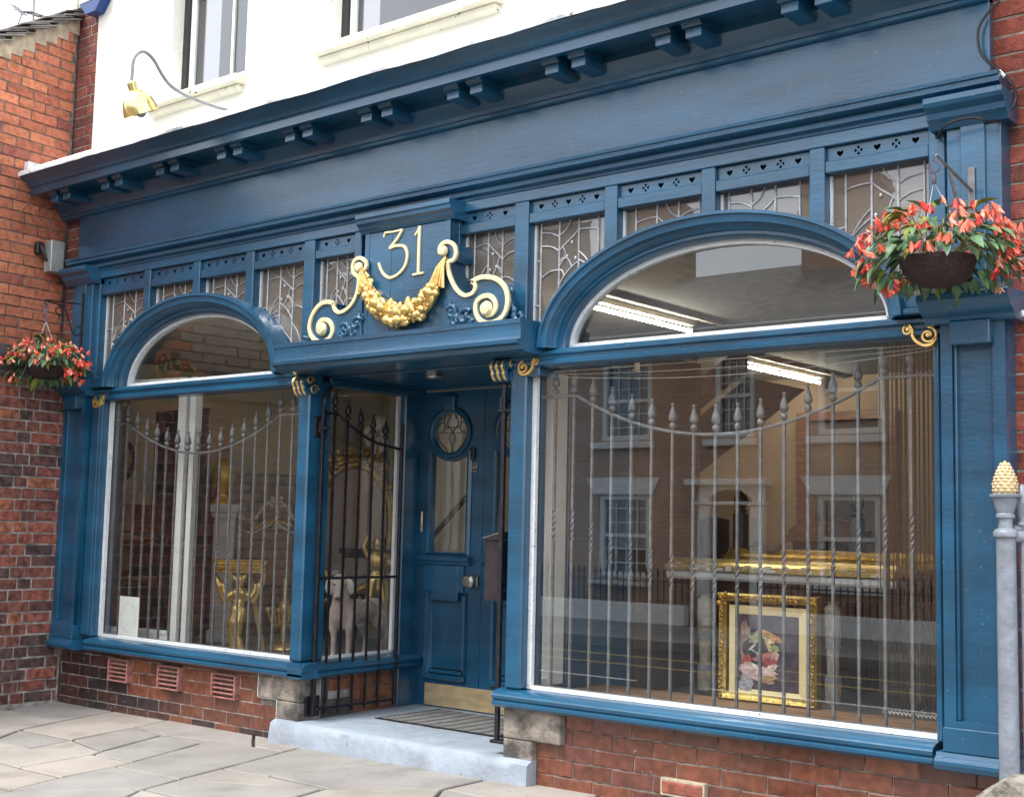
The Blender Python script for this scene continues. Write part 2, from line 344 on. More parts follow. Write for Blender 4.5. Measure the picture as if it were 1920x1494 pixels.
# ---------------------------------------------------------------- bricks
BM={}
def brick_mesh(l,h,d,key,c=.0035):
    k=(key,round(l,3),round(h,3),round(d,3))
    if k not in BM:
        r=random.Random(hash(k[1:])%9999); m=MB().box(0,l,-.5*d,.5*d,0,h,c)
        j=.0022
        m.v=[(x+r.uniform(-j,j),y+r.uniform(-j,j),z+r.uniform(-j,j)) for x,y,z in m.v]
        BM[k]=m
    return BM[k]
BME={}
def brick_wall(parent,org,ud,z0,z1,u0,u1,mats,course=.0825,L=.2425,j=.009,bond='stretcher',skip=None,depth=.05,proud=.0,seed=1,limit=10**9,topf=None,wt=None,mort=None,jit=.003,matf=None):
    """bricks on a vertical wall; ud unit direction of increasing u (seen from outside u to the right); normal=ud x z"""
    r=random.Random(seed); ud=Vector(ud).normalized(); nrm=ud.cross(Vector((0,0,1))); org=Vector(org)
    rot=Matrix((ud,-nrm,Vector((0,0,1)))).transposed().to_4x4()
    stuff=MB(); cnt=0; n=int(math.ceil((z1-z0)/course)); items=[]
    for k in range(n):
        z=z0+k*course; h=min(course-j,z1-z-.001)
        if h<.015: continue
        if bond=='stretcher': seq=[L]; off=(L/2)*(k%2)+r.uniform(-.012,.012)
        elif bond=='flemish': seq=[L,L/2]; off=(L*.75)*(k%2)+r.uniform(-.012,.012)
        else: seq=[L] if k%2 else [L/2]; off=(L/4)*(k%2)
        u=u0-off; i=k%len(seq)
        while u<u1:
            l=seq[i%len(seq)]; i+=1; a=max(u,u0); b=min(u+l,u1); u+=l
            if b-a<.03: continue
            if skip:
                segs=skip(a,b,z,z+h)
            else: segs=[(a,b)]
            for (a2,b2) in segs:
                if b2-a2<.03: continue
                if topf and z+h>topf((a2+b2)/2): continue
                items.append((a2,b2,z,h))
    # nearest to the facade first (visible)
    for (a,b,z,h) in items:
        l=round(b-a-j,3)
        pos=org+ud*(a+j/2)+Vector((0,0,z))+nrm*(proud-depth/2+.0+r.uniform(-jit,jit))
        mm=matf(a,b,z,r) if matf else r.choices(mats,weights=wt)[0]
        big=cnt<limit
        if big and (limit==10**9 or (b>u1-limit_u(parent))) :
            key=(l,round(h,3),depth,mm.name)
            if key not in BME:
                BME[key]=brick_mesh(l,h,depth,'b').mesh('brick'); BME[key].materials.append(mm)
            o=bpy.data.objects.new('brick',BME[key]); C.objects.link(o); o.parent=parent
            Mx=rot.copy(); Mx.translation=pos; o.matrix_basis=PINV(parent)@Mx; cnt+=1
        else:
            Mx=rot.copy(); Mx.translation=pos
            b_=brick_mesh(l,h,depth,'b'); stuff.add([Mx@Vector(v) for v in b_.v],b_.f)
    if stuff.v:
        o=obj('brick',stuff,BEYB[0],parent); o['kind']='stuff'
        o.name='bricks_beyond'
    return cnt
LU={}
def limit_u(p): return LU.get(p.name,10**9)
# ================================================================ SETTING
struct('ground',MB().box(-60,60,-60,60,-.30,-.16),ASPH)
road=struct('road',MB().box(-40,40,-8.4,-2.7,-.16,-.12),ASPH)
ln=MB()
for y in (-6.66,-7.5): ln.box(-40,40,y-.045,y+.045,-.12,-.1165)
obj('yellow_line',ln,YLINE,road)
ln=MB()
for i in range(-8,12): ln.box(i*3.2-1.1,i*3.2+1.3,-5.47,-5.39,-.12,-.1165)
obj('white_line',ln,WLINE,road)
pvz=lambda x,y:(.010+.0066*(x+3.4) if x>-3.4 else .01)
pav=struct('pavement',MB().add([(x,y,z+pvz(x,y)) for x in (-14,-3.4,14) for y in (-2.55,3) for z in (-.155,-.022)],[(0,1,3,2),(8,10,11,9),(0,4,5,1),(4,8,9,5),(2,3,7,6),(6,7,11,10),(1,5,7,3),(5,9,11,7),(0,2,6,4),(4,6,10,8)]),JOINT)
kb=MB()
for i in range(-15,15): kb.box(i*.92,i*.92+.91,-2.7,-2.55,-.15,-.005,.01)
obj('kerb',kb,FLAG[3],pav)
# near paving flags read off the ground plane
ND=dict(a=(-2.436,-1.058),b=(-2.352,-.901),c=(-1.758,-.899),d=(-1.651,-1.244),e=(-2.07,-1.259),f=(-1.483,-1.581),g=(-1.275,-1.005),h=(-1.921,-.326),i=(-1.526,-.389),j=(-1.215,-1.106),k=(-.842,-1.088),m=(-1.104,-.406),n=(-1.137,-1.609),o=(-.727,-1.606),p=(-1.2,-1.95),r=(-.793,-1.231),s=(-.255,-1.203),t=(-1.092,-.285),u=(-.791,-.264),v=(-.349,-.854),w=(-.52,-.26),x=(-.601,-1.967),y=(-.165,-1.496),A=(-3.236,-.488),B=(-3.5,.12),C=(-2.728,.10),D=(-2.504,-.528),E=(-2.077,.10),F=(-1.224,.10),G=(-.617,.10),I=(-.005,-.817),J=(.483,-.838),K=(.24,.10),L=(.92,-.42),M=(.909,.10),
 a0=(-3.3,-1.2),O=(-3.5,-.62),a1=(-3.5,.12),p0=(-2.2,-1.9),p1=(-1.9,-2.55),p2=(-.95,-2.55),p3=(-.1,-2.55),p4=(.55,-2.55),p5=(.62,-1.48),p6=(1.25,-1.5),p7=(1.3,-2.55),p8=(1.55,-.43),p9=(1.6,.10),q0=(1.95,-1.5),q1=(2.3,-.45),q2=(2.35,.10),q3=(1.18,-.84),q4=(2.0,-.9))
polys=['O A D b a a0','A a1 B C D','D C E h c b','h E F u t i','F G w u','b c d e','a b e f p0 a0','h i g c','d c g j n f e','g i m k j','n j k r o','k m t u w v s r','m i t','x o r s y','f n o x p0','w G K I v','v I J s','I K M L J','J L q3 p6 p5','s J p5 y','p0 x p2 p1','x y p4 p2','y p5 p4','p5 p6 p7 p4','M p9 p8 L','L p8 q3','q3 p8 q4 q0 p6','p9 q2 q1 p8','p8 q1 q4']
for pi,pl in enumerate(polys):
    pts=[Vector((*ND[k],0)) for k in pl.split()]
    # orient ccw, inset 6 mm
    ar=sum(pts[i].x*pts[(i+1)%len(pts)].y-pts[(i+1)%len(pts)].x*pts[i].y for i in range(len(pts)))
    if ar<0: pts.reverse()
    n=len(pts); ins=[]
    gap=R_.choice([.004,.006,.009,.013])
    for i in range(n):
        a,b,c=pts[i-1],pts[i],pts[(i+1)%n]; e1=(b-a).normalized(); e2=(c-b).normalized()
        n1=Vector((-e1.y,e1.x,0)); n2=Vector((-e2.y,e2.x,0)); bi=(n1+n2)
        if bi.length<1e-4: bi=n1
        bi.normalize(); ins.append(b+bi*gap/max(.45,bi.dot(n1)))
    ins2=[]; hh=R_.uniform(-.003,.002)
    m=MB(); top=[]; rim=[]; tilt=(R_.uniform(-.003,.003),R_.uniform(-.003,.003)); cen=sum(ins,Vector())/n
    for i in range(n):
        a,b=ins[i],ins[(i+1)%n]; k=max(1,int((b-a).length/.12))
        for q in range(k):
            p=a.lerp(b,q/k); d=(cen-p).normalized(); p=p+d*R_.uniform(0,.007); rim.append(p)
    z=lambda p,dz: hh+dz+pvz(p.x,p.y)+tilt[0]*(p.x-cen.x)+tilt[1]*(p.y-cen.y)
    N=len(rim)
    vs=[(p.x,p.y,-.03) for p in rim]+[(p.x,p.y,z(p,-.006)) for p in rim]+[((p+(cen-p).normalized()*.006).x,(p+(cen-p).normalized()*.006).y,z(p,0)) for p in rim]
    fs=[(i,(i+1)%N,N+(i+1)%N,N+i) for i in range(N)]+[(N+i,N+(i+1)%N,2*N+(i+1)%N,2*N+i) for i in range(N)]+[tuple(2*N+i for i in range(N))]
    m.add(vs,fs); obj('paving_stone',m,FLAG[(pi*7)%4],pav)
for i in range(9):
    for j in range(4):
        x=2.4+i*.85+(j%2)*.3
        y0=(-2.54,-1.9,-1.3,-.66)[j]
        if j==3 and x>3.2: pass
        obj('paving_stone',MB().box(x,x+.84,y0,y0+.62,-.03,-.001+R_.uniform(-.002,.002)+pvz(x,0),.004),FLAG[(i+j)%4],pav)
struct('far_pavement',MB().box(-30,20,-10.85,-8.4,-.155,-.0),FLAG[3])

# ================================================================ LEFT NEIGHBOUR
LW=thing('brick_house','orange brick neighbouring house with slate verge, sooty brick below its dark beam','house',(-3.6,-.8,0))
sp5=math.tan(math.radians(3.5))
# upper wall: plane from (-3.655,.15) towards viewer (+x)
def wl(xs,ys,ang=3.5):
    a=math.radians(ang); return Vector((-math.sin(a),math.cos(a),0)),Vector((xs+math.sin(a)*3.2,ys-math.cos(a)*3.2,0))
ud,org=wl(-3.655,.02,5)
nr=ud.cross(Vector((0,0,1)))
def slab(m,org,ud,u0,u1,z0,z1,t0,t1):
    nr=ud.cross(Vector((0,0,1))); vs=[]
    for u in (u0,u1):
        for t in (t0,t1):
            for z in (z0,z1): p=org+ud*u+nr*t; vs.append((p.x,p.y,z))
    return m.add(vs,[(0,1,3,2),(4,6,7,5),(0,4,5,1),(2,3,7,6),(0,2,6,4),(1,5,7,3)])
vz=lambda y: 4.98+ (y+.663)*.62      # underside of the verge against y
m=MB()
p0=org; 
def vtop(u): return vz(org.y+ud.y*u)
vs=[]
for u in (0,3.2):
    for t in (-.5,-.006):
        for z in (2.6,vtop(u)): p=org+ud*u+nr*t; vs.append((p.x,p.y,z))
m.add(vs,[(0,1,3,2),(4,6,7,5),(0,4,5,1),(2,3,7,6),(0,2,6,4),(1,5,7,3)])
slab(m,org,ud,0,1.88,-.02,2.6,-.5,-.006)
obj('mortar_bed',m,MORTARD,LW)
LU[LW.name]=.95
def matup(a,b,z,r): return r.choices(BORANGE,weights=[4,4,3,1.4,3])[0]
brick_wall(LW,org,ud,2.66,5.75,0,3.19,BORANGE,matf=matup,topf=lambda u:vtop(u)-.02,seed=3,limit=300,L=.235,course=.0815,j=.0105)
LU[LW.name]=-1
brick_wall(LW,org,ud,.0,2.66,0,1.86,BORANGE,seed=5,limit=-1)
# lower sooty wall
ud2,org2=wl(-3.392,.0,3.4)
m=MB(); slab(m,org2,ud2,1.85,3.2,-.02,2.42,-.22,-.005); obj('mortar_bed',m,MORTARL,LW)
LU[LW.name]=10
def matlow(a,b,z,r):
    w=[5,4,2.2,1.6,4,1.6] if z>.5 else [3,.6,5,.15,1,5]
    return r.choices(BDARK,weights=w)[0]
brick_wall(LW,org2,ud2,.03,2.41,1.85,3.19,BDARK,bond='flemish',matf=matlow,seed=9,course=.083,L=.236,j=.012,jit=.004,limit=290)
m=MB(); slab(m,org2,ud2,1.2,3.02,2.42,2.47,-.3,.05); slab(m,org2,ud2,1.2,3.0,2.472,2.645,-.3,.035); obj('beam',m,mat('weathered_dark_beam',(.05,.048,.055),.6,noise_amt=.8,nscale=9,bump=.4),LW)
# plinth dirt lip
# slates on the verge
vm=MB(); 
for u in [i*.1 for i in range(21,32)]:
    p=org+ud*u; q=org+ud*(u+.1)
    z=vtop(u)
    slab(vm,org,ud,u,u+.102,z-.09+R_.uniform(-.03,.01),z+.045,-.3,.006+R_.uniform(0,.006))
obj('verge_mortar',vm,VMORT,LW)
for k in range(2):
    for i in range(17):
        u=1.55+i*.098+k*.03; z=vtop(u)+.05+.03*k; m=MB()
        sl_=.62; vs=[]
        for du,dz in ((0,0),(.25,.25*sl_*.55)):
            for t in (-.45,.05+R_.uniform(-.012,.016)-.01*k):
                for h in (0,.012):
                    p=org+ud*(u+du)+nr*t; vs.append((p.x,p.y,z+dz+h+.012*(i%2)))
        m.add(vs,[(0,1,3,2),(4,6,7,5),(0,4,5,1),(2,3,7,6),(0,2,6,4),(1,5,7,3)])
        obj('slate',m,SLATE,LW)
m=MB()
vs=[]
for u in (-.2,3.0):
    for t in (-3.5,-.42):
        for h in (0,.05): p=org+ud*u+nr*t; vs.append((p.x,p.y,vtop(u)+.05+h))
m.add(vs,[(0,1,3,2),(4,6,7,5),(0,4,5,1),(2,3,7,6),(0,2,6,4),(1,5,7,3)]); obj('roof',m,SLATE,LW)
# weathered wedge block above the cornice end
m=MB(); slab(m,org,ud,2.78,3.0,4.05,4.11,.0,.05); obj('lead_wedge',m,LEADF,LW)
# brick pier strip between neighbour and render
ST=thing('brick_pier','narrow brown brick pier between the orange brick house and white render','brick pier',(-3.5,.1,0))
obj('mortar_bed',MB().box(-3.75,-3.34,.045,.4,2.3,5.9),MORTAR,ST)
LU[ST.name]=10
brick_wall(ST,(0,.04,0),(1,0,0),2.35,5.85,-3.70,-3.345,BSTRIP,bond='flemish',L=.2425,seed=12)
# TV aerials
ae=thing('tv_aerial','television aerial of short bars on a thin mast above the slate verge','aerial',(-15,6,9.9))
obj('mast',MB().tube([(-15.0,6,9.3),(-15.05,6,10.45)],.022,5),BLUEPL if False else GREYT,ae)
mm=MB().tube([(-15.25,6,10.22),(-14.85,6,10.10)],.014,5)
for i in range(5): mm.tube([(-15.2+i*.08,5.85,10.21-i*.02),(-15.2+i*.08,6.2,10.21-i*.02)],.010,4)
obj('boom',mm,GREYT,ae)
ae=thing('tv_aerial','small leaning television aerial at the far left edge of the sky','aerial',(-15.6,6,9.9))
obj('mast',MB().tube([(-15.85,6,9.6),(-15.42,6,10.28)],.014,5),GREYT,ae)
mm=MB().tube([(-15.75,6,10.42),(-15.4,6,10.30)],.014,5)
for i in range(4): mm.tube([(-15.72+i*.09,5.9,10.50-.04*i),(-15.70+i*.09,6.15,10.36-.04*i)],.010,4)
obj('boom',mm,GREYT,ae)
# alarm box
al=thing('alarm_box','white and blue burglar alarm box high on the brown brick pier','alarm box',(-3.4,-.1,5.4))
P=[(-3.47,5.62),(-3.20,5.62),(-3.18,5.40),(-3.27,5.30),(-3.40,5.30),(-3.49,5.40)]
obj('cover',MB().poly([(-3.49,5.74),(-3.18,5.74),(-3.18,5.44),(-3.49,5.44)],-.09,.03),WPL,al)
obj('base_lens',MB().poly([(-3.488,5.437),(-3.182,5.437),(-3.27,5.34),(-3.40,5.34)],-.085,.03),BLUEPL,al)
# metal box with conduit on neighbour wall
bx=thing('junction_box','dull grey metal box fixed to the orange brick wall beside the fascia','junction box',(-3.6,-.15,3.3))
obj('cover',MB().box(-3.60,-3.50,-.20,-.085,3.275,3.525,.006),GREYB,bx)
obj('cable_clamp',MB().box(-3.63,-3.575,-.275,-.215,3.41,3.51,.008),BLACKP,bx)
obj('cable',MB().tube([(-3.565,-.25,3.47),(-3.55,-.235,3.42),(-3.55,-.21,3.37),(-3.55,-.19,3.36)],.011,6),BLACKP,bx)

# ================================================================ RIGHT NEIGHBOUR
RW=thing('brick_wall','red brick wall of the right hand neighbour beside the blue pilaster','brick wall',(4.1,.1,0))
obj('mortar_bed',MB().box(3.5,5.6,.055,.4,-.05,6.2),MORTAR,RW)
LU[RW.name]=10
brick_wall(RW,(0,.05,0),(1,0,0),.03,5.6,3.60,4.55,BRIGHT_,bond='flemish',L=.235,seed=21,wt=[4,4,3,2],limit=299)
PR=thing('brick_pier','orange brick pier with pale joints at the top right corner','brick pier',(3.95,-.1,0))
obj('mortar_bed',MB().box(3.825,4.4,-.06,.04,3.2,6.2),MORTAR,PR)
brick_wall(PR,(0,-.066,0),(1,0,0),3.22,5.6,3.822,4.3,BORANGE[2:],bond='flemish',L=.235,seed=22,limit=280)

# ================================================================ RENDERED UPPER HOUSE
UH=thing('rendered_house','white rendered upper storey above the blue shopfront cornice','house',(0,.3,4))
wins=[(-2.36,-1.49,4.50),(-.635,.79,4.50)]
me=plate([(-3.345,3.9),(3.62,3.9),(3.62,7.2),(-3.345,7.2)],[[(a,z),(b,z),(b,z+1.6),(a,z+1.6)] for a,b,z in wins],-.0,.30)
obj('wall',me,RENDER,UH)
for wi,(a,b,z) in enumerate(wins):
    fr=obj('window_frame',MB().box(a,a+.05,.10,.2,z,z+1.6).box(b-.05,b,.10,.2,z,z+1.6).box(a+.051,b-.051,.10,.2,z+1.55,z+1.6),BLACKW,UH)
    sh=MB().box(a+.052,a+.11,.125,.17,z,z+1.55,.004).box(b-.11,b-.052,.125,.17,z,z+1.55,.004).box(a+.111,b-.111,.125,.17,z+.0,z+.05,.004).box(a+.111,b-.111,.12,.165,z+.74,z+.79,.004)
    if wi==0: sh.box((a+b)/2+.10,(a+b)/2+.125,.13,.165,z+.051,z+1.5)
    obj('sash',sh,WHITE,fr)
    obj('pane',MB().box(a+.1,b-.1,.145,.151,z+.04,z+1.5),GLASSU,fr)
    obj('blind',MB().box(a+.05,b-.05,.4,.42,z-.3,z+1.6),mat('grey_blind',(.16,.15,.14),.9),fr)
    x0,x1=((-2.565,-1.475),(-.715,.85))[wi]
    zz=(4.355,4.36)[wi]
    m=MB().box(x0+.03,x1-.03,-.05,.10,zz,zz+.045,.006).box(x0,x1,-.095,.12,zz+.046,zz+.125,.008)
    m.v=[(x,y,z_-(0.02 if (y<-.05 and z_>zz+.1) else 0)) for x,y,z_ in m.v]
    obj('sill',m,CREAM,UH)
# ================================================================ LAMP
lp=thing('wall_lamp','brass bowl lamp on a curved grey swan neck arm from the white wall','lamp',(-1.63,0,4.25))
arm=[(0,4.244),(-.12,4.235),(-.25,4.238),(-.39,4.25),(-.50,4.28),(-.57,4.335),(-.636,4.41),(-.69,4.444),(-.735,4.444),(-.775,4.41),(-.797,4.36),(-.80,4.27),(-.803,4.215)]
obj('arm',MB().tube([(-1.634,y,z) for y,z in smooth_path(arm,4)],.0105,8),GREYT,lp,40)
obj('wall_rose',MB().lathe([(.03,-.015),(.03,.0),(.012,.012)],(-1.634,-.012,4.244),10,'y'),LEADF,lp,40)
tl=Matrix.Rotation(math.radians(26),3,'X')
def L2(mb):
    mb.v=[tuple(tl@Vector(v)+Vector((-1.634,-.803,4.215))) for v in mb.v]; return mb
obj('neck',L2(MB().lathe([(.018,.01),(.03,.0),(.03,-.045),(.024,-.05)],seg=14)),BRASSL,lp,40)
bowl=[(.028,-.045),(.045,-.06),(.075,-.085),(.098,-.12),(.11,-.16),(.118,-.205),(.114,-.205),(.105,-.16),(.093,-.122),(.07,-.09),(.03,-.064)]
obj('shade',L2(MB().lathe(bowl,seg=28)),BRASSL,lp,50)
obj('bulb',L2(MB().lathe([(.02,-.06),(.02,-.12),(.035,-.15),(.04,-.185),(.03,-.215),(.008,-.228)],seg=14)),GREYB,lp,50)
# ================================================================ SHOPFRONT
SF=thing('shopfront','dark blue painted timber shopfront with two arched windows and gilded 31 panel','shopfront',(0.16,0,.17))
def S(name,mb,m=BLUE,parent=None,smooth=None,label=None): return obj(name,mb,m,parent or SF,smooth,label)
XL,XR=-3.41,3.66
# ---- base moulding / sill
silp=[(.06,.43),(-.062,.43),(-.078,.444),(-.078,.458),(-.066,.468),(-.078,.476),(-.082,.492),(-.070,.506),(-.045,.516),(-.012,.524),(.06,.526)]
S('sill',MB().extr(silp,-2.97,-.588),smooth=30)
S('sill',MB().extr(silp,.943,3.375),smooth=30)
# return of the sill into the lobby (left)
m=MB(); n=len(silp)
vs=[(-.66-y,-.078,z) for y,z in silp]+[(-.735-y,1.08,z) for y,z in silp]
vs=[(x,yy,z) for x,yy,z in vs]
m.add(vs,[(i,(i+1)%n,n+(i+1)%n,n+i) for i in range(n)]+[tuple(range(n)),tuple(range(2*n-1,n-1,-1))])
S('lobby_sill',m,smooth=30)
# pilasters lower
def pil(x0,x1,name='pilaster'):
    w=x1-x0; e=.05
    me=plate([(x0,.60),(x1,.60),(x1,2.30),(x0,2.30)],[[(x0+e,.63),(x1-e,.63),(x1-e,2.235),(x0+e,2.235)]],-.085,-.05)
    p=S(name,me)
    S('pilaster_core',MB().box(x0+.002,x1-.002,-.0505,.05,.46,2.34,.003),parent=p)
    for a,b in ((x0+e,x0+e+.014),(x1-e-.014,x1-e)): S('bead',MB().box(a,b,-.074,-.045,.63,2.235,.004),parent=p)
    S('bead',MB().box(x0+e+.0145,x1-e-.0145,-.074,-.045,2.221,2.235,.004),parent=p)
    S('plinth_block',MB().box(x0-.004,x1+.004,-.095,.04,.50,.602,.004).extr([(.03,.42),(-.085,.42),(-.124,.432),(-.132,.452),(-.130,.466),(-.118,.478),(-.106,.484),(-.100,.499),(.03,.501)],x0-.03,x1+.03),parent=p)
    # console block and heavy cap
    xm=(x0+x1)/2
    S('console_block',MB().box(xm-.085,xm+.085,-.125,-.04,2.205,2.305,.004),parent=p)
    capp=[(.03,2.30),(-.11,2.30),(-.125,2.312),(-.125,2.325),(-.15,2.335),(-.175,2.35),(-.195,2.372),(-.215,2.385),(-.215,2.41),(-.205,2.418),(.03,2.43)]
    S('capital',MB().extr(capp,x0-.055,x1+.055),parent=p,smooth=25)
    # upper pilaster
    u=S('upper_pilaster',MB().box(x0+.03,x1-.01,-.07,.05,2.425,3.20,.004).box(x0+.095,x1-.075,-.086,-.06,2.47,3.18,.004).box(x0+.02,x1,-.092,.03,2.427,2.50,.004))
    cp=[(.03,3.16),(-.09,3.16),(-.105,3.185),(-.125,3.20),(-.13,3.225),(-.16,3.245),(-.168,3.262),(-.168,3.285),(.03,3.287)]
    S('capital',MB().extr(cp,x0-.035,x1+.03),parent=u,smooth=25)
pil(-3.405,-3.10); pil(3.43,3.705)
# frame stiles beside windows, posts
def stile(x0,x1,z0,z1,y0=-.03,y1=.09): 
    return S('window_stile',MB().box(x0,x1,y0,y1,z0,z1,.006).box(x0+.02,x1-.02,y0-.012,y0+.01,z0+.01,z1-.01,.005))
stile(-3.095,-2.955,.527,2.30); stile(3.375,3.428,.527,2.30)
post=S('corner_post',MB().box(-.768,-.664,-.03,.165,.527,2.30,.01))
post=S('corner_post',MB().box(.985,1.098,-.03,.165,.527,2.30,.01))
S('jamb',MB().box(-.80,-.70,.885,1.10,.17,2.33,.008).box(-.79,-.745,1.02,1.085,.171,2.329,.004))
S('lobby_head',MB().box(-.79,-.675,.16,.90,2.275,2.33,.006))
# transoms
trp=[(.08,2.262),(-.03,2.262),(-.048,2.272),(-.05,2.290),(-.036,2.300),(-.036,2.316),(-.052,2.326),(-.052,2.342),(-.035,2.354),(.08,2.356)]
S('transom',MB().extr(trp,-3.05,-.665),smooth=25); S('transom',MB().extr(trp,.97,3.43),smooth=25)
# white putty beads + glass
for x0,x1 in ((-2.953,-.768),(1.098,3.373)):
    w=S('window_bead',MB().box(x0,x0+.03,.03,.055,.53,2.26).box(x0+.031,x1-.001,.03,.055,.527,.548).box(x1-.008,x1,.03,.055,.549,2.26),WORN)
    S('window_pane',MB().box(x0+.005,x1-.002,.058,.064,.53,2.262),GLASS)
# lobby side panes
def sidebox(m,y0,y1,z0,z1,d0,d1):
    k=-.075/1.08
    vs=[(-.664+d+k*y,y,z) for d in (d0,d1) for y in (y0,y1) for z in (z0,z1)]
    return m.add(vs,[(0,1,3,2),(4,6,7,5),(0,4,5,1),(2,3,7,6),(0,2,6,4),(1,5,7,3)])
S('window_bead',sidebox(sidebox(MB(),.166,.885,.527,.545,-.05,-.03),.862,.885,.546,2.274,-.05,-.022),WHITE)
S('window_pane',sidebox(MB(),.166,.885,.54,2.274,-.06,-.055),GLASS)
S('window_pane',MB().box(1.02,1.026,.166,.60,.54,2.274),GLASS)
S('window_bead',MB().box(1.0,1.05,.28,.42,.52,2.27,.004).box(1.0,1.05,.166,.28,.52,.56,.003),WHITE)
S('lobby_panel',MB().box(1.0,1.06,.43,1.10,.17,2.33,.004).box(.99,1.05,.17,.43,.17,.52,.004))
# ---- arches
def arch(cx,a_in,b_in,cx2,a_o,b_o):
    zb=2.356
    IN=ell(cx,zb,a_in,b_in,0.0,PI,56); OUT=ell(cx2,zb,a_o,b_o,0,PI,56)
    # build body between the two ellipses with stepped profile: t in 0..1 from inner to outer
    prof=[(0,.085),(0,.0),(.10,-.012),(.12,-.03),(.26,-.03),(.28,-.045),(.42,-.052),(.50,-.07),(.52,-.10),(.80,-.105),(.84,-.118),(.97,-.118),(1,-.10),(1,.06)]
    m=MB(); n=len(IN); k=len(prof); vs=[]
    for i in range(n):
        for t,y in prof:
            vs.append((IN[i][0]*(1-t)+OUT[i][0]*t,y,IN[i][1]*(1-t)+OUT[i][1]*t))
    fs=[]
    for i in range(n-1):
        for q in range(k): fs.append((i*k+q,i*k+(q+1)%k,(i+1)*k+(q+1)%k,(i+1)*k+q))
    fs+= [tuple(range(k)),tuple((n-1)*k+q for q in range(k))]
    m.add(vs,fs)
    a=S('arch',m,smooth=28)
    # white inner bead and glass
    m=MB(); IN2=ell(cx,zb,a_in-.0,b_in,0,PI,56); m.sweep([(p[0],p[1]) for p in IN2],[(-.004,.078),(-.004,.034),(.022,.036),(.022,.078)] )
    S('arch_bead',m,WORN,parent=a); S('arch_bead',MB().box(cx-a_in+.02,cx+a_in-.02,.03,.07,2.357,2.384),WORN,parent=a)
    S('lunette_pane',MB().poly(ell(cx,zb,a_in,b_in,0,PI,40),.062,.067),GLASS,parent=a)
    return lambda x,z:((x-cx2)/(a_o-.03))**2+((z-zb)/(b_o-.02))**2>1
inL=arch(-1.905,.85,.475,-1.875,.985,.60)
inR=arch(2.25,.91,.48,2.25,1.02,.60)
# little imposts running from the arch feet
for x0,x1 in ((-3.10,-2.84),(3.24,3.43)):
    S('impost',MB().box(x0,x1,-.10,.06,2.357,2.385,.006).box(x0,x1,-.075,.06,2.386,2.44,.006))
# ---- upper lights
mull=[(-3.13,-3.07),(-2.514,-2.437),(-1.933,-1.856),(-1.353,-1.273),(-.769,-.671),(-.30,-.24),(.535,.575),(.99,1.087),(1.604,1.683),(2.197,2.274),(2.786,2.863),(3.363,3.44)]
def archz(x):
    for cx,a,b in ((-1.875,.975,.60),(2.25,1.01,.60)):
        if abs(x-cx)<a-.01: return 2.35+b*math.sqrt(1-((x-cx)/a)**2)-.02
    return 2.36
for a,b in mull:
    z0=archz((a+b)/2)-.0
    S('mullion',MB().box(a,b,-.03,.09,z0,3.20,.005))
S('head_rail',MB().box(-3.13,-.10,-.029,.09,3.201,3.262,.004)); S('head_rail',MB().box(.53,3.44,-.029,.09,3.201,3.262,.004))
bays=[(mull[i][1],mull[i+1][0]) for i in range(len(mull)-1) if i!=5]
def heart(x,z,s):
    p=[]
    for i in range(18):
        t=2*PI*i/18; p.append((x+s*16*math.sin(t)**3/17,z+s*(13*math.cos(t)-5*math.cos(2*t)-2*math.cos(3*t)-math.cos(4*t))/17))
    return p
def cross(x,z,s):
    out=[]
    for q in range(4):
        a0=q*PI/2+PI/4+.0; 
        c=q*PI/2; p=[(x+.22*s*math.cos(c),z+.22*s*math.sin(c))]
        for i in range(4):
            a=c-.50+1.0*i/3; p.append((x+s*math.cos(a),z+s*math.sin(a)))
        out.append(p)
    return out
# leaded light pattern in panel units (u across, v metres down from the rail)
PAT=[[(.15,-.02),(.15,1)],[(.41,-.02),(.41,1)],[(.67,-.02),(.67,1)],[(.92,-.02),(.92,1)],
 [(.52,0),(.58,.05),(.67,.08)],[(.15,.075),(.28,.063),(.41,.06)],[(.41,.06),(.50,.10),(.60,.135),(.67,.165)],
 [(.67,.085),(.78,.06),(.92,.05)],[(.67,.165),(.78,.135),(.92,.125)],[(.63,.14),(.585,.19),(.64,.235),(.67,.25)],
 [(.15,.36),(.22,.29),(.32,.22),(.41,.18)],[(.15,.36),(.24,.29),(.33,.25),(.41,.225)],[(.15,.36),(.25,.31),(.34,.295),(.41,.29)],[(.15,.36),(.26,.325),(.41,.325)],[(.15,.36),(.28,.42),(.41,.47)],
 [(.41,.235),(.52,.27),(.62,.32),(.67,.36)],[(.50,.26),(.55,.215),(.62,.21),(.67,.235)],[(.60,.305),(.63,.275),(.67,.27)],
 [(.67,.27),(.80,.275),(.92,.31)],[(.67,.38),(.78,.44),(.86,.52),(.92,.60)],[(.41,.38),(.52,.43),(.67,.50)],[(.41,.53),(.48,.56),(.60,.61),(.67,.66)],[(.49,.56),(.54,.515),(.62,.52)],
 [(0,.26),(.15,.255)],[(.92,.21),(1,.20)],[(0,.52),(.15,.515)],[(.15,.62),(.30,.68)],[(.92,.46),(1,.455)]]
STAR=[(.50,.125),(.56,.20),(.45,.215),(.47,.45)]
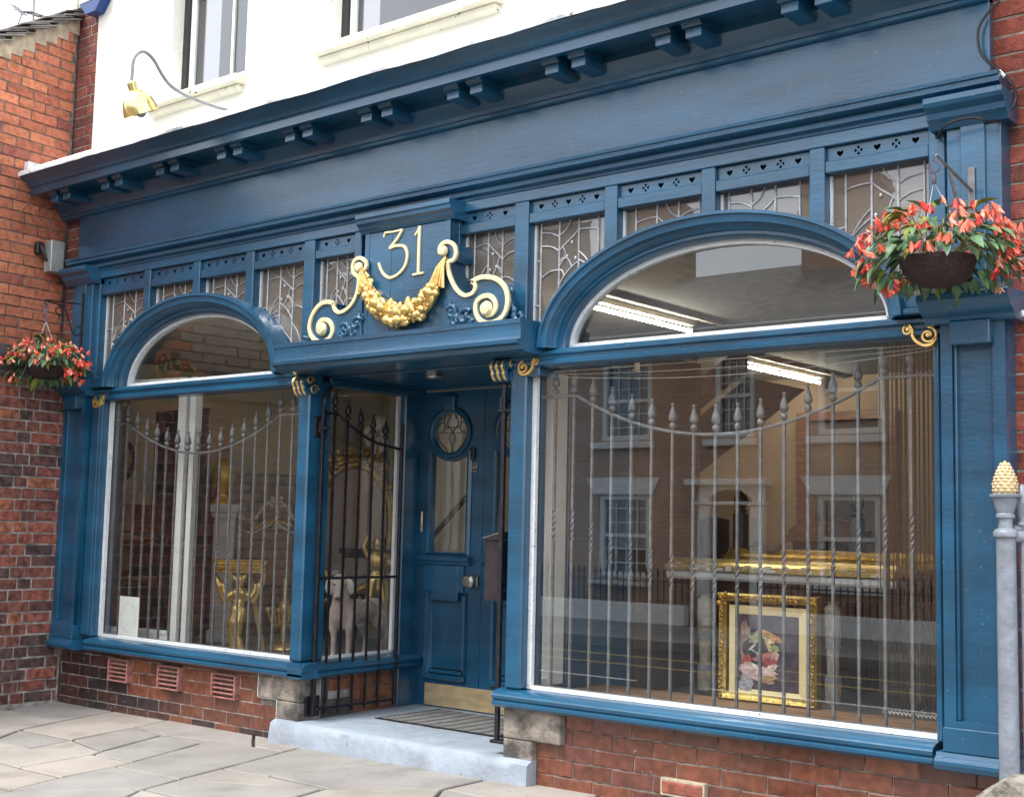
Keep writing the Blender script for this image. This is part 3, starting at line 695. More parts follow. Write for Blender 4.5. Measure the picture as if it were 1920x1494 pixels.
for bi,(a,b) in enumerate(bays):
    wd=b-a
    S('transom_rail',MB().box(a+.001,b-.001,-.022,.09,3.073,3.130,.004))
    nh=5 if wd>.46 else 3
    hol=[]
    for i in range(nh):
        x=a+wd*(i+.75)/(nh+.5) if nh==5 else a+wd*(i+.8)/(nh+.6)
        if i%2==0: hol.append(heart(x,3.164,.0185))
        else: hol+=cross(x,3.164,.0205)
    S('pierced_panel',plate([(a+.002,3.131),(b-.002,3.131),(b-.002,3.199),(a+.002,3.199)],hol,-.002,.008))
    S('dark_hole_backing',MB().box(a+.002,b-.002,.045,.055,3.131,3.199),BLACKP)  # black sheet stands in for the dark interior behind the pierced holes
    # glazing: clip against the arches, canopy and plaque
    flip=bi in (5,6,7,8) and bi%2==0
    def ok(x,z):
        if z<2.47 and -.8<x<1.25: return False
        return inL(x,z) and inR(x,z) and z>2.40
    zlow=min(archz(a),archz(b),archz((a+b)/2))
    # glass polygon following the arch from below
    top=[(a+.002,3.072),(b-.002,3.072)]; N=12
    bot=[(b-.002-(wd-.004)*i/N, max(2.37,archz(b-(wd)*i/N)-.015)) for i in range(N+1)]
    S('leaded_pane',MB().poly(top+bot,.040,.044),GLASSL)
    m=MB()
    for pl in PAT:
        pts=smooth_path(pl,5) if len(pl)>2 else [(pl[0][0]+(pl[1][0]-pl[0][0])*i/24,pl[0][1]+(pl[1][1]-pl[0][1])*i/24) for i in range(25)]
        run=[]
        for u,v in pts:
            uu=1-u if flip else u
            x=a+.004+(wd-.008)*uu; z=3.072-v*1.0
            if ok(x,z): run.append((x,.037,z))
            else:
                if len(run)>1: m.tube(run,.0052 if len(pl)==2 else .0043,5)
                run=[]
        if len(run)>1: m.tube(run,.0052 if len(pl)==2 else .0043,5)
    for u,v in STAR:
        uu=1-u if flip else u; x=a+wd*uu; z=3.07-v
        if ok(x,z): m.ball((x,.034,z),.008,(1,.5,1.4),6,4)
    S('lead_came',m,CAME,smooth=50)
    if bi in (0,): pass
    S('pane_bead',MB().box(a+.001,a+.014,.03,.05,max(2.37,archz(a+.01)),3.07),WORN)
# ---- lower cornice of the fascia
lc=[(.04,3.262),(-.032,3.262),(-.034,3.275),(-.062,3.285),(-.064,3.303),(-.050,3.307),(-.052,3.314),(-.074,3.322),(-.10,3.330),(-.102,3.352),(-.112,3.356),(-.114,3.372),(-.03,3.382),(.04,3.382)]
S('fascia_cornice',MB().extr(lc,-3.45,3.70),smooth=20)
S('fascia_board',MB().box(-3.405,3.64,-.028,.02,3.383,3.77,.003))
bm_=[(.02,3.715),(-.045,3.715),(-.055,3.722),(-.055,3.738),(-.068,3.742),(-.072,3.765),(-.10,3.80),(-.135,3.83),(-.135,3.875),(.02,3.875)]
S('bed_moulding',MB().extr(bm_,-3.62,3.64),smooth=25)
co=[(.0,3.876),(-.33,3.876),(-.33,3.845),(-.365,3.845),(-.365,3.893),(-.372,3.9),(-.385,3.903),(-.392,3.915),(-.41,3.93),(-.45,3.945),(-.478,3.965),(-.482,3.985),(.0,4.02)]
m=MB().extr(co,0,1)
m.v=[(( -3.645+(.105*(-y)/.48) if x==0 else 3.66),y,z) for x,y,z in m.v]
S('main_cornice',m,smooth=20)
# wavy lead flashing on top
m=MB(); N=120
rows=[(-.492,3.962),(-.495,3.985),(-.47,4.012),(-.25,4.045),(-.08,4.075),(-.012,4.14),(-.006,4.165)]
vs=[]
for i in range(N+1):
    x=-3.64+7.30*i/N
    for j,(y,z) in enumerate(rows):
        k=noise.noise(Vector((x*2.1,j*1.7,0)))*.012+noise.noise(Vector((x*9,j*2.,3)))*.005
        xx=x+(.105*(-y)/.48)*(1-i/N) if i<10 else x
        vs.append((xx,y+(k*.6 if j<3 else 0),z+k))
R=len(rows)
m.add(vs,[(i*R+j,(i+1)*R+j,(i+1)*R+j+1,i*R+j+1) for i in range(N) for j in range(R-1)])
S('lead_flashing',m,LEADF,smooth=60)
# brackets in pairs
xs=[-3.362,-3.198,-2.690,-2.518,-2.02,-1.852,-1.34,-1.172,-.655,-.49,.032,.205,.727,.90,1.43,1.605,2.125,2.30,2.815,2.985,3.50]
bme=None
for x in xs:
    m=MB().box(x-.045,x+.045,-.285,-.10,3.782,3.832,.003).extr([(-.10,3.833),(-.291,3.833),(-.300,3.842),(-.303,3.850),(-.318,3.858),(-.320,3.8755),(-.10,3.8755)],x-.058,x+.05)
    S('bracket',m)
# ---- plaque with 31
PQ=S('plaque',MB().box(-.128,.572,-.10,.09,2.46,3.15,.004).box(-.06,.10,-.103,-.09,2.53,3.12,.001).box(.535,.572,-.104,-.09,2.53,3.15,.002).box(-.128,-.09,-.104,-.09,2.53,3.15,.002))
pc=[(.08,3.151),(-.105,3.151),(-.112,3.165),(-.125,3.175),(-.13,3.19),(-.15,3.205),(-.152,3.225),(-.16,3.235),(-.16,3.26),(.08,3.261)]
S('plaque_cornice',MB().extr(pc,-.165,.61),parent=PQ,smooth=25)
S('plaque_base',MB().extr([(.08,2.461),(-.15,2.461),(-.15,2.475),(-.135,2.49),(-.112,2.53),(.08,2.53)],-.128,.572),parent=PQ)
T3=[(0.036,3.112),(0.047,3.138),(0.118,3.135),(0.192,3.139),(0.154,3.092),(0.087,3.037)]
T3b=[(0.087,3.037),(0.118,3.044),(0.150,3.046),(0.209,3.033),(0.236,2.981),(0.219,2.916),(0.164,2.872),(0.095,2.858),(0.035,2.894),(-0.001,2.958)]
m=MB().ribbon(T3[:4],.013,-.112,-.10).ribbon(T3[3:],.016,-.113,-.10).ribbon(smooth_path(T3b,5),.018,-.112,-.10)
S('numeral_three',m,GOLDL,parent=PQ)
m=MB().ribbon([(.298,3.09),(.322,3.118),(.331,3.142)],.011,-.113,-.10).ribbon([(.331,3.142),(.329,3.05),(.330,2.862)],.019,-.112,-.10).ribbon([(.288,2.855),(.374,2.858)],.014,-.1125,-.10)
S('numeral_one',m,GOLDL,parent=PQ)
# ---- scroll consoles
LS=[(-0.112,2.920),(-0.092,2.945),(-0.10,2.977),(-0.143,3.002),(-0.189,2.996),(-0.21,2.959),(-0.198,2.915),(-0.156,2.883),(-0.155,2.833),(-0.171,2.774),(-0.205,2.726),(-0.26,2.692),(-0.314,2.682),(-0.353,2.7),(-0.369,2.728),(-0.365,2.745)]
LS2=[(-0.365,2.745),(-0.429,2.757),(-0.492,2.748),(-0.544,2.709),(-0.579,2.65),(-0.582,2.593),(-0.547,2.54),(-0.479,2.51),(-0.41,2.522),(-0.373,2.559),(-0.378,2.604),(-0.416,2.641),(-0.467,2.649),(-0.498,2.63),(-0.504,2.6),(-0.485,2.572),(-0.45,2.563)]
def mirror(p): return [(.418-x,z) for x,z in p]
RS=[(0.515,2.95),(0.511,2.984),(0.536,3.01),(0.582,3.012),(0.626,2.983),(0.638,2.937),(0.618,2.903),(0.581,2.895),(0.58,2.854),(0.604,2.795),(0.649,2.73),(0.707,2.69),(0.76,2.691),(0.79,2.716),(0.789,2.744),(0.766,2.761)]
RS2=[(0.766,2.761),(0.817,2.777),(0.878,2.776),(0.95,2.755),(1.007,2.706),(1.029,2.642),(1.018,2.573),(0.977,2.53),(0.907,2.514),(0.837,2.534),(0.801,2.583),(0.801,2.638),(0.841,2.666),(0.897,2.668),(0.937,2.635),(0.945,2.591),(0.916,2.563),(0.88,2.562)]
for A,B,d1,d2,sgn in ((LS,LS2,(-.146,2.945),(-.462,2.590),-1),(RS,RS2,(.548,2.962),(.884,2.597),1)):
    A=smooth_path(A,4); B=smooth_path(B,5)
    # blue body filling the outline down to the canopy
    i0=next(i for i,p in enumerate(A) if p[1]<2.90 and abs(p[0]-A[0][0])<.2 and i>20)
    out=A[4:]+B[:int(len(B)*.52)]
    base=[(out[-1][0]+.0,2.502),((-.125 if sgn<0 else .568),2.502),((-.125 if sgn<0 else .568),2.90)]
    bd=S('scroll_console',MB().poly(out+base,-.115,.06))
    gr=MB().ribbon(A,.024,-.130,-.112).ribbon(B,.028,-.130,-.112)
    gr.lathe([(.0,.0),(.024,.004),(.030,.016),(.030,.028)],(d1[0],-.152,d1[1]),16,'y').lathe([(.0,.0),(.032,.005),(.042,.02),(.042,.034)],(d2[0],-.155,d2[1]),18,'y')
    S('gilt_scroll',gr,GOLDL,parent=bd)
    # carved acanthus lumps, blue
    cv=MB(); r=random.Random(4)
    cx0=-.21 if sgn<0 else .66
    # two big C scrolls with overlapping leaf lobes
    for (dx,z,rr,dirn) in ((-.055,2.565,.050,1),(.045,2.600,.042,-1),(.015,2.545,.030,1)):
        x=cx0-dx*sgn
        n_=20
        cv.tube([(x+sgn*dirn*rr*(1-i/26)*math.cos(i*.36+.6),-.118-.012*i/n_,z+rr*(1-i/26)*math.sin(i*.36+.6)) for i in range(n_)],[.015-.0004*i for i in range(n_)],7)
    for k in range(6):
        t=k/5; x=cx0-sgn*(-.10+.19*t); z=2.535+.10*t+.02*math.sin(k*2)
        cv.ball((x,-.116,z),.034-.003*k,(1.0,.32,.42),8,5,Matrix.Rotation(sgn*(-.5-.25*k),3,'Y'))
        cv.ball((x-sgn*.012,-.120,z+.024),.026-.002*k,(1.0,.30,.40),8,5,Matrix.Rotation(sgn*(.5-.25*k),3,'Y'))
    cv.poly([(cx0-.095,2.505),(cx0+.095,2.505),(cx0+.075*sgn*-1,2.66)],-.118,-.108)
    am=remesh(cv,.0048,'acanthus',1); am.materials.append(BLUE2); S('acanthus_carving',am,None,parent=bd); cv=MB()
    xo=-.62 if sgn<0 else 1.075
    for k in range(7):
        x=xo-sgn*.0+r.uniform(-.02,.02); z=2.52+k*.028
        cv.ball((x+sgn*(-.01*k),-.09,z),.022,(1,.8,1.1),7,5)
    cv.tube([(xo+sgn*.03,-.10,2.51),(xo+sgn*.045,-.10,2.535),(xo+sgn*.03,-.10,2.56),(xo+sgn*.01,-.10,2.55)],[.016,.016,.014,.01],6)
    am=remesh(cv,.0048,'acanthus',1); am.materials.append(BLUE2); S('acanthus_carving',am,None,parent=bd)
# ---- garland
G=[(-0.119,2.935),(-0.08,2.864),(-0.052,2.785),(0.011,2.711),(0.084,2.654),(0.201,2.606),(0.314,2.621),(0.401,2.662),(0.465,2.725),(0.511,2.802),(0.561,2.915)]
GP=smooth_path(G,6); m=MB(); r=random.Random(5); n=len(GP)
for i,(x,z) in enumerate(GP):
    t=i/(n-1); s=math.sin(PI*t); rad=.010+.047*min(1,s*1.35)**1.2
    m.ball((x,-.118,z),rad*.9,(1,.7,1),8,5)
    for k in range(int(2+4.5*s)):
        a=r.uniform(0,2*PI); q=rad*r.uniform(.35,1.0); rr=rad*r.choice((.22,.3,.42,.62))
        yy=-.125-.032*s*r.random()-.5*rad*(1-q/rad)
        if r.random()<.4:
            m.ball((x+q*math.cos(a),yy,z+q*math.sin(a)),rr*1.5,(1,.35,.42),7,4,Matrix.Rotation(r.uniform(0,PI),3,'Y'))
        else: m.ball((x+q*math.cos(a),yy,z+q*math.sin(a)),rr,(1,1,1),8,5)
for (x0,z0,x1,z1) in ((-.125,2.94,-.07,2.80),(.566,2.93,.50,2.77)):
    for k in range(6):
        o=(k-2.5)*.010
        m.tube([(x0,-.13,z0),(x0*.6+x1*.4+o,-.145-.004*(k%2),z0*.6+z1*.4),(x1+o*2.4,-.14,z1-.02*abs(k-2.5)/2)],[.004,.008,.010],6)
S('garland',m,GOLD,parent=PQ,smooth=50)
# ---- canopy over the door
cp=[(.05,2.325),(-.20,2.325),(-.225,2.335),(-.245,2.355),(-.27,2.365),(-.272,2.385),(-.245,2.392),(-.242,2.41),(-.245,2.468),(-.25,2.475),(-.25,2.50),(.05,2.50)]
S('canopy',MB().extr(cp,-.765,1.225),smooth=20)
S('lobby_ceiling',MB().box(-.80,1.10,.051,1.12,2.331,2.36).box(-.62,.95,.12,.14,2.318,2.332,.003).box(-.62,.95,.95,.97,2.318,2.332,.003).box(-.62,-.60,.141,.949,2.318,2.332,.003).box(.93,.95,.141,.949,2.318,2.332,.003))
dl=S('ceiling_light',MB().lathe([(.0,-.03),(.045,-.03),(.055,-.02),(.055,0)],(.05,.35,2.331),16),STEEL,smooth=40)
# ---- gilt volutes on the posts
def volute(cx,cz,s,mir,y0=-.055,y1=-.02):
    pts=[]
    for i in range(26):
        t=i/25*2.6*PI; r=.036*(1-i/25*.72); pts.append((.045-0+r*math.cos(-t+PI*.5)*1.1,-.0+r*math.sin(-t+PI*.5)))
    pts2=[]
    for i in range(20):
        t=i/19*2.4*PI; r=.022*(1-i/19*.7); pts2.append((-.043+r*math.cos(t+PI*.4),.028+r*math.sin(t+PI*.4)))
    link=[( .045+.036*1.1*math.cos(PI*.5+k*.5),-.0+.036*math.sin(PI*.5+k*.5)-.0) for k in range(0)]
    neck=[(.079,-.012),(.06,-.037),(.028,-.040),(-.005,-.022),(-.022,.004),(-.022,.026),(-.036,.047),(-.055,.045)]
    m=MB()
    for pl,wd in ((pts,.011),(pts2,.010),(smooth_path(neck,4),.013)):
        q=[(cx+mir*x*s,cz+z*s) for x,z in pl]
        if mir<0: q=q
        m.ribbon(q,wd*s,y0,y1)
    m.lathe([(0,0),(.008*s,.001),(.010*s,.02)],(cx+mir*.045*s,y0-.004,cz),10,'y')
    m.lathe([(0,0),(.006*s,.001),(.008*s,.02)],(cx-mir*.043*s,y0-.003,cz+.028*s),10,'y')
    return m
S('volute',volute(-2.975,2.255,1.0,-1),GOLD,smooth=40)
S('volute',volute(3.315,2.265,1.05,1),GOLD,smooth=40)
S('volute',volute(1.135,2.262,.95,-1),GOLD,smooth=40)
S('volute_block',MB().box(1.06,1.19,-.034,.05,2.215,2.262,.004))
# three-strip corner volutes on the lobby posts (seen on the return face)
for px in (-.70,.955):
    m=MB(); b=MB()
    for k in range(3):
        xx=px-.075+.040*k+(.0 if px<0 else 0)
        pr=[(-.028,2.315),(-.062,2.302),(-.075,2.275),(-.060,2.250),(-.060,2.235),(-.045,2.212),(-.020,2.205)]
        for w_,mb,o in ((.012,m,0),(.022,b,.013)):
            pth=[(xx+o,y+(.006 if mb is b else 0),z) for y,z in smooth_path(pr,4)]
            mb.tube(pth,.011 if mb is m else .012,6)
    # spiral end on the side facing the lobby
    for (cy,cz,rr) in ((-.035,2.290,.030),(-.0,2.232,.036)):
        m.tube([(px+.048,cy+rr*(1-i/22*.75)*math.cos(i*.35),cz+rr*(1-i/22*.75)*math.sin(i*.35)) for i in range(22)],.0055,5)
        b.lathe([(0,0),(rr*1.15,0),(rr*1.15,.09),(0,.09)],(px-.046,cy,cz),16,'x')
    b=S('volute_core',b,BLUE2,smooth=50); S('volute',m,GOLD,parent=b,smooth=50)
# ---- door (three leaves of panelling in one screen)
DR=S('door',MB().box(-.742,1.05,1.125,1.16,2.2,2.32),BLUE)
def ovalp(cx,cz,rx_,rz,n=28): return [(cx+rx_*math.cos(2*PI*i/n),cz+rz*math.sin(2*PI*i/n)) for i in range(n)]
def leaf(x0):
    x1=x0+.588; cx=x0+.288
    sh=[(cx-.165,1.215),(cx+.165,1.215),(cx+.165,1.893)]+[(cx+.165-.33*i/10,1.893-.062*math.sin(PI*i/10)) for i in range(1,10)]+[(cx-.165,1.893)]
    ov=ovalp(cx,2.030,.165,.147)
    me=plate([(x0,.172),(x1,.172),(x1,2.32),(x0,2.32)],[sh,ov,[(cx-.19,.375),(cx+.19,.375),(cx+.19,.95),(cx-.19,.95)]],1.085,1.124)
    lf=S('door_leaf',me,BLUE,parent=DR)
    q=lf
    dd=lambda nm,mb,m=BLUE,sm=None: S(nm,mb,m,parent=DR,smooth=sm)
    dd('panel_moulding',MB().sweep([(cx-.19,.375),(cx-.19,.95),(cx+.19,.95),(cx+.19,.375)],[(0,1.09),(0,1.074),(-.02,1.080),(-.045,1.110),(-.045,1.123),(-.0,1.123)]))
    dd('bottom_panel',MB().box(cx-.145,cx+.145,1.098,1.1235,.42,.93,.01).box(cx-.19,cx+.19,1.055,1.10,.355,.39,.008).box(cx-.15,cx+.15,1.07,1.10,.391,.42,.01))
    dd('apron',MB().box(cx-.135,cx+.115,1.063,1.084,.885,1.125,.004).box(cx-.195,cx+.16,1.066,1.084,.944,1.128,.003))
    dd('shelf_moulding',MB().extr([(1.084,1.128),(1.055,1.13),(1.050,1.148),(1.035,1.155),(1.030,1.182),(1.084,1.186)],cx-.255,cx+.225))
    dd('glazing_bead',MB().sweep(ell(cx,2.03,.170,.152,0,2*PI,32),[(.012,1.083),(.012,1.070),(-.004,1.062),(-.022,1.066),(-.030,1.084)]).sweep([(cx+.165,1.90),(cx+.165,1.213),(cx-.165,1.213),(cx-.165,1.90)],[(0,1.083),(0,1.070),(.022,1.064),(.04,1.078),(.04,1.084)]))
    dd('keystone',MB().box(cx-.045,cx+.045,1.05,1.084,2.175,2.275,.008).box(cx-.055,cx+.055,1.045,1.084,2.262,2.285,.004))
    dd('door_glass',MB().box(cx-.17,cx+.17,1.104,1.110,1.21,2.18),GLASS)
    m=MB()
    for s_ in (-1,1):
        m.tube([(cx+s_*x,1.100,z) for x,z in smooth_path([(.02,1.885),(.0,1.93),(.03,1.99),(.005,2.04),(.05,2.09),(.03,2.14),(.01,2.165)],4)],.004,5)
        m.tube([(cx+s_*x,1.100,z) for x,z in smooth_path([(.03,1.885),(.07,1.93),(.12,1.98),(.14,2.04),(.12,2.09),(.08,2.10),(.075,2.05),(.11,2.03)],4)],.004,5)
        m.tube([(cx+s_*x,1.100,z) for x,z in smooth_path([(.0,2.07),(.06,2.07),(.08,2.12),(.05,2.16),(.02,2.13)],4)],.004,5)
    m.tube([(cx-.16,1.10,2.03),(cx+.16,1.10,2.028)],.003,5)
    dd('oval_leadwork',m,mat('dark_lead',(.10,.095,.09),.5,metal=.2))
    dd('stile_bead',MB().box(x1-.004,x1+.006,1.078,1.09,.40,2.32,.003))
leaf(-.742); leaf(-.148); leaf(.446)
S('kick_plate',MB().box(-.63,.96,1.076,1.0845,.179,.325,.002),BRASS,parent=DR)
S('lever_plate',MB().box(-.735,-.688,1.068,1.084,1.345,1.49,.008).tube([(-.712,1.07,1.425),(-.716,1.03,1.43),(-.735,1.022,1.425),(-.745,1.02,1.40)],[.010,.012,.014,.010],7),BRASS,parent=DR,smooth=50)
S('key_escutcheon',MB().lathe([(0,0),(.016,.0),(.018,.008)],(-.724,1.074,1.03),12,'y').box(-.727,-.721,1.070,1.075,1.02,1.04),STEEL,parent=DR,smooth=50)
S('door_knob',MB().box(-.225,-.165,1.06,1.084,.99,1.065,.005).lathe([(.024,.0),(.046,-.03),(.050,-.06),(.034,-.075),(.0,-.078)],(-.20,1.065,1.028),8,'y'),STEEL,parent=DR,smooth=20)
S('bell_push',MB().box(-.259,-.222,1.06,1.084,1.84,1.92,.006).box(-.250,-.232,1.055,1.065,1.86,1.90,.004),BLACKP,parent=DR)
PL=S('sign_plate',MB().box(-.283,-.200,1.077,1.084,1.760,1.812,.001),BLACKP,parent=DR)
def text(body,size,x,y,z,m,parent,name='lettering',rot=(PI/2,0,0),align='CENTER',ext=.001):
    cu=bpy.data.curves.new('t','FONT'); cu.body=body; cu.size=size; cu.align_x=align; cu.extrude=ext; cu.space_line=.95
    o=bpy.data.objects.new('t',cu); C.objects.link(o); dg=bpy.context.evaluated_depsgraph_get()
    me=bpy.data.meshes.new_from_object(o.evaluated_get(dg)); bpy.data.objects.remove(o)
    from mathutils import Euler
    T=Matrix.Translation((x,y,z))@Euler(rot).to_matrix().to_4x4(); me.transform(T); me.materials.clear(); me.materials.append(m); me.name=name
    return obj(name,me,None,parent)
text('PLEASE RING\nTHE BELL',.0150,-.2415,1.0765,1.790,WPL,DR)
m=MB()
for (x0,x1,z0,z1) in ((-.283,-.2,1.760,1.7625),(-.283,-.2,1.8095,1.812),(-.283,-.2805,1.763,1.809),(-.2025,-.2,1.763,1.809)): m.box(x0+.002,x1-.002,1.0755,1.0775,z0,z1)
S('sign_border',m,WPL,parent=DR)
# ================================================================ BASE WALLS
def basewall(name,label,x0,x1,skip,mort,matf,seed,z1=.432,zs=-.06):
    t=thing(name,label,'low brick wall',((x0+x1)/2,.1,0))
    obj('mortar_bed',MB().box(x0,x1,.0155,.30,-.05,z1),mort,t); LU[t.name]=99
    brick_wall(t,(0,.012,0),(1,0,0),zs,z1,x0,x1,BGLAZE,seed=seed,skip=skip,j=.0045,matf=matf,L=.2475,depth=.06,limit=280,jit=.0012)
    return t
def cut(a,b,holes,z,zt):
    segs=[(a,b)]
    for hx0,hx1,hz0,hz1 in holes:
        if zt>hz0+.02 and z<hz1-.02:
            n=[]
            for s,e in segs:
                if e<=hx0 or s>=hx1: n.append((s,e))
                else:
                    if s<hx0: n.append((s,hx0))
                    if e>hx1: n.append((hx1,e))
            segs=n
    return segs
AB=[(-2.728,-2.478,.2305,.3935),(-2.137,-1.884,.2305,.3935),(-1.541,-1.281,.2305,.3935)]
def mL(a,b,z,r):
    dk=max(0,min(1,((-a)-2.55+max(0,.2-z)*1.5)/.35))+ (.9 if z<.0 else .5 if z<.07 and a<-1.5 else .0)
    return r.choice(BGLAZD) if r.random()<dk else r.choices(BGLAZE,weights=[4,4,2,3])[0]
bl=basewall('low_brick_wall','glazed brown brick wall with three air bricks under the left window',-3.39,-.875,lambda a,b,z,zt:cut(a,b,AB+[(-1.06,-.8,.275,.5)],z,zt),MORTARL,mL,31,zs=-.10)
for x0,x1,z0,z1 in AB:
    t=obj('air_brick',MB().box(x0+.004,x1-.004,.018,.05,z0,z1-.003),BLACKP,bl); 
    m=MB(); m.box(x0+.004,x0+.02,-.028,.02,z0,z1-.003,.003).box(x1-.02,x1-.004,-.028,.02,z0,z1-.003,.003)
    for k in range(6): 
        zz=z0+(z1-z0-.012)*k/5; m.box(x0+.0205,x1-.0205,-.026,.019,zz,zz+.011,.003)
    obj('louvre',m,TERRA,t)
obj('stone_block',MB().box(-1.058,-.664,-.024,.165,.279,.431,.006),STONEB,bl)
obj('stone_block',MB().box(-.872,-.664,-.026,.165,.165,.276,.006),STONEB,bl)
obj('painted_joint',MB().box(-1.064,-1.0585,-.020,.02,.28,.43).box(-.877,-.8725,-.020,.02,-.02,.276).box(-1.058,-.878,-.020,.0,.2765,.2785),WORN,bl)
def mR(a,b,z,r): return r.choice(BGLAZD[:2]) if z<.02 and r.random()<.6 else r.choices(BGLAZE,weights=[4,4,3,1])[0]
RH=[(2.02,2.265,.09,.18)]
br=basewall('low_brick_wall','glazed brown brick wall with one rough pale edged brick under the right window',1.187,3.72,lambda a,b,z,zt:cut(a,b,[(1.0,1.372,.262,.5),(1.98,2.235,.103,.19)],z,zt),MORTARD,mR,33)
obj('rough_brick',MB().box(1.993,2.222,-.022,.04,.118,.178,.006),BSTRIP[1],br)
obj('pointing',MB().box(1.982,2.233,-.016,.03,.106,.19,.003),VMORT,br)
obj('stone_block',MB().box(.985,1.369,-.026,.3,.266,.429,.006),STONEB,br)
obj('stone_block',MB().box(.985,1.183,-.024,.3,.16,.263,.006),STONEB,br)
# lobby left return base
lr=thing('low_brick_wall','short red brown brick return with dark corner stones inside the entrance lobby','low brick wall',(-.68,.5,.17))
k_=math.atan(.075/1.08)
udl=(-math.sin(k_),math.cos(k_),0)
m=MB(); 
for d0,d1,y0,y1,z0,z1,mt,nm in ((-.2,-.012,.17,1.08,.10,.43,MORTARL,'mortar_bed'),(-.15,.0,.166,.235,.279,.431,STONED,'stone_block'),(-.15,.002,.166,.435,.165,.276,STONED,'stone_block')):
    obj(nm,sidebox(MB(),y0,y1,z0,z1,d0,d1),mt,lr)
LU[lr.name]=99
def skl(a,b,z,zt): return cut(a,b,[(0,.245,.27,.5),(0,.445,.0,.275)],z,zt)
brick_wall(lr,(-.664,0,0),udl,.1635,.43,.24,1.06,[BGLAZE[3],BGLAZE[0]],seed=41,skip=skl,j=.006,L=.2475,limit=99)
# ================================================================ STEP
st=MB(); N=30; rows=[]
vs=[]
def fr(x,k): return -.072-.03*noise.noise(Vector((x*2.3,k,0)))-.008*noise.noise(Vector((x*11,k*3,1)))
prof=[(None,-.05),(-.012,-.03),(-.006,.05),(.0,.11),(.01,.145),(.03,.160),(.06,.166),(.25,.169),(1.3,.170)]
for i in range(N+1):
    x=-.8735+(1.185+.8735)*i/N
    for j,(dy,z) in enumerate(prof):
        if dy is None: y=fr(x,0)-.012
        elif dy<.2: y=fr(x,j)+dy
        else: y=dy-.05
        vs.append((x,y,z+.004*noise.noise(Vector((x*7,j*2,5)))))
R=len(prof)
st.add(vs,[(i*R+j,(i+1)*R+j,(i+1)*R+j+1,i*R+j+1) for i in range(N) for j in range(R-1)]+[tuple(range(R)),tuple(N*R+j for j in range(R-1,-1,-1))])
stp=tag(obj('doorstep',st,STEPP,smooth=60),'worn pale blue painted stone doorstep below the entrance door','doorstep')
mtw=thing('door_mat','grey woven metal grating mat set into the doorstep before the brass kick plate','door mat',(.1,.7,.172))
obj('mat_base',MB().box(-.42,.62,.40,1.0,.166,.1755),BLACKP,mtw)
m=MB()
for i in range(17):
    y=.425+i*.034
    m.tube([(-.41+k*.052,y+.007*(-1)**k,.178) for k in range(20)],.0042,4)
obj('wire_mesh',m,mat('mat_metal',(.125,.125,.12),.6,noise_amt=.2),mtw)
# ================================================================ GRILLES AND GATES
def finial(m,x,y,z,s=1.):
    "flattened leaf spear on a collar, top at z"
    m.lathe([(.004*s,-.125*s),(.013*s,-.118*s),(.017*s,-.106*s),(.013*s,-.096*s),(.006*s,-.090*s),(.017*s,-.082*s),(.0205*s,-.070*s),(.015*s,-.045*s),(.007*s,-.024*s),(.0055*s,-.016*s),(.0085*s,-.012*s),(.0095*s,-.006*s),(.007*s,-.001*s),(.002*s,0)],(x,y,z),8)
    return m
def twistbar(m,x,y,z0,z1,t0,t1,h=.0066):
    "square bar with a twisted length between t0 and t1"
    lv=[z0,t0]+[t0+(t1-t0)*i/14 for i in range(1,15)]+[z1]
    vs=[]
    for z in lv:
        a=PI/4 if z<=t0 else (PI/4+(z-t0)/(t1-t0)*2.5*PI if z<t1 else PI/4+2.5*PI)
        rr=h*1.414*(1.12 if t0<z<t1 else 1)
        for k in range(4): vs.append((x+rr*math.cos(a+k*PI/2),y+rr*math.sin(a+k*PI/2),z))
    n=len(lv); m.add(vs,[(i*4+k,i*4+(k+1)%4,(i+1)*4+(k+1)%4,(i+1)*4+k) for i in range(n-1) for k in range(4)]+[(3,2,1,0),tuple((n-1)*4+k for k in range(4))])
    return m
def grille(name,label,x0,x1,bx0,pitch,n,zl,zh,ztop,ca,cb,side):
    t=thing(name,label,'window grille',((x0+x1)/2,.11,.5),group='iron grilles inside the shop windows')
    c=(ca+cb)/2; hw=(cb-ca)/2
    def rz_(x):
        if x<=ca or x>=cb: return zh
        return zl+(zh-zl)*abs((x-c)/hw)**2.0
    pts=[(x0,.115,zh)]+[(ca+(cb-ca)*i/30,.115,rz_(ca+(cb-ca)*i/30)) for i in range(31)]+[(x1,.115,zh)]
    obj('top_rail',MB().tube(pts,.0085,6),GIRON,t,50)
    obj('bottom_rail',MB().box(x0,x1,.108,.122,.533,.545),GIRON,t)
    for i in range(n):
        x=bx0+pitch*i; r=rz_(x); m=MB(); tw=r-.70
        twistbar(m,x,.115,.53,r+.03,tw-.09,tw+.08)
        b=obj('bar',m,GIRON,t)
        obj('finial',finial(MB(),x,.115,r+.150,1.12),GIRON,b,50)
    return t
grille('window_grille','grey iron bar grille with dipping top rail behind the left shop window glass',-3.05,-.80,-2.957,.1237,17,1.862,2.098,0,-2.83,-1.11,-1)
grille('window_grille','grey iron bar grille with dipping top rail behind the right shop window glass',1.04,3.36,1.195,.1262,17,1.876,2.112,0,1.335,3.075,1)
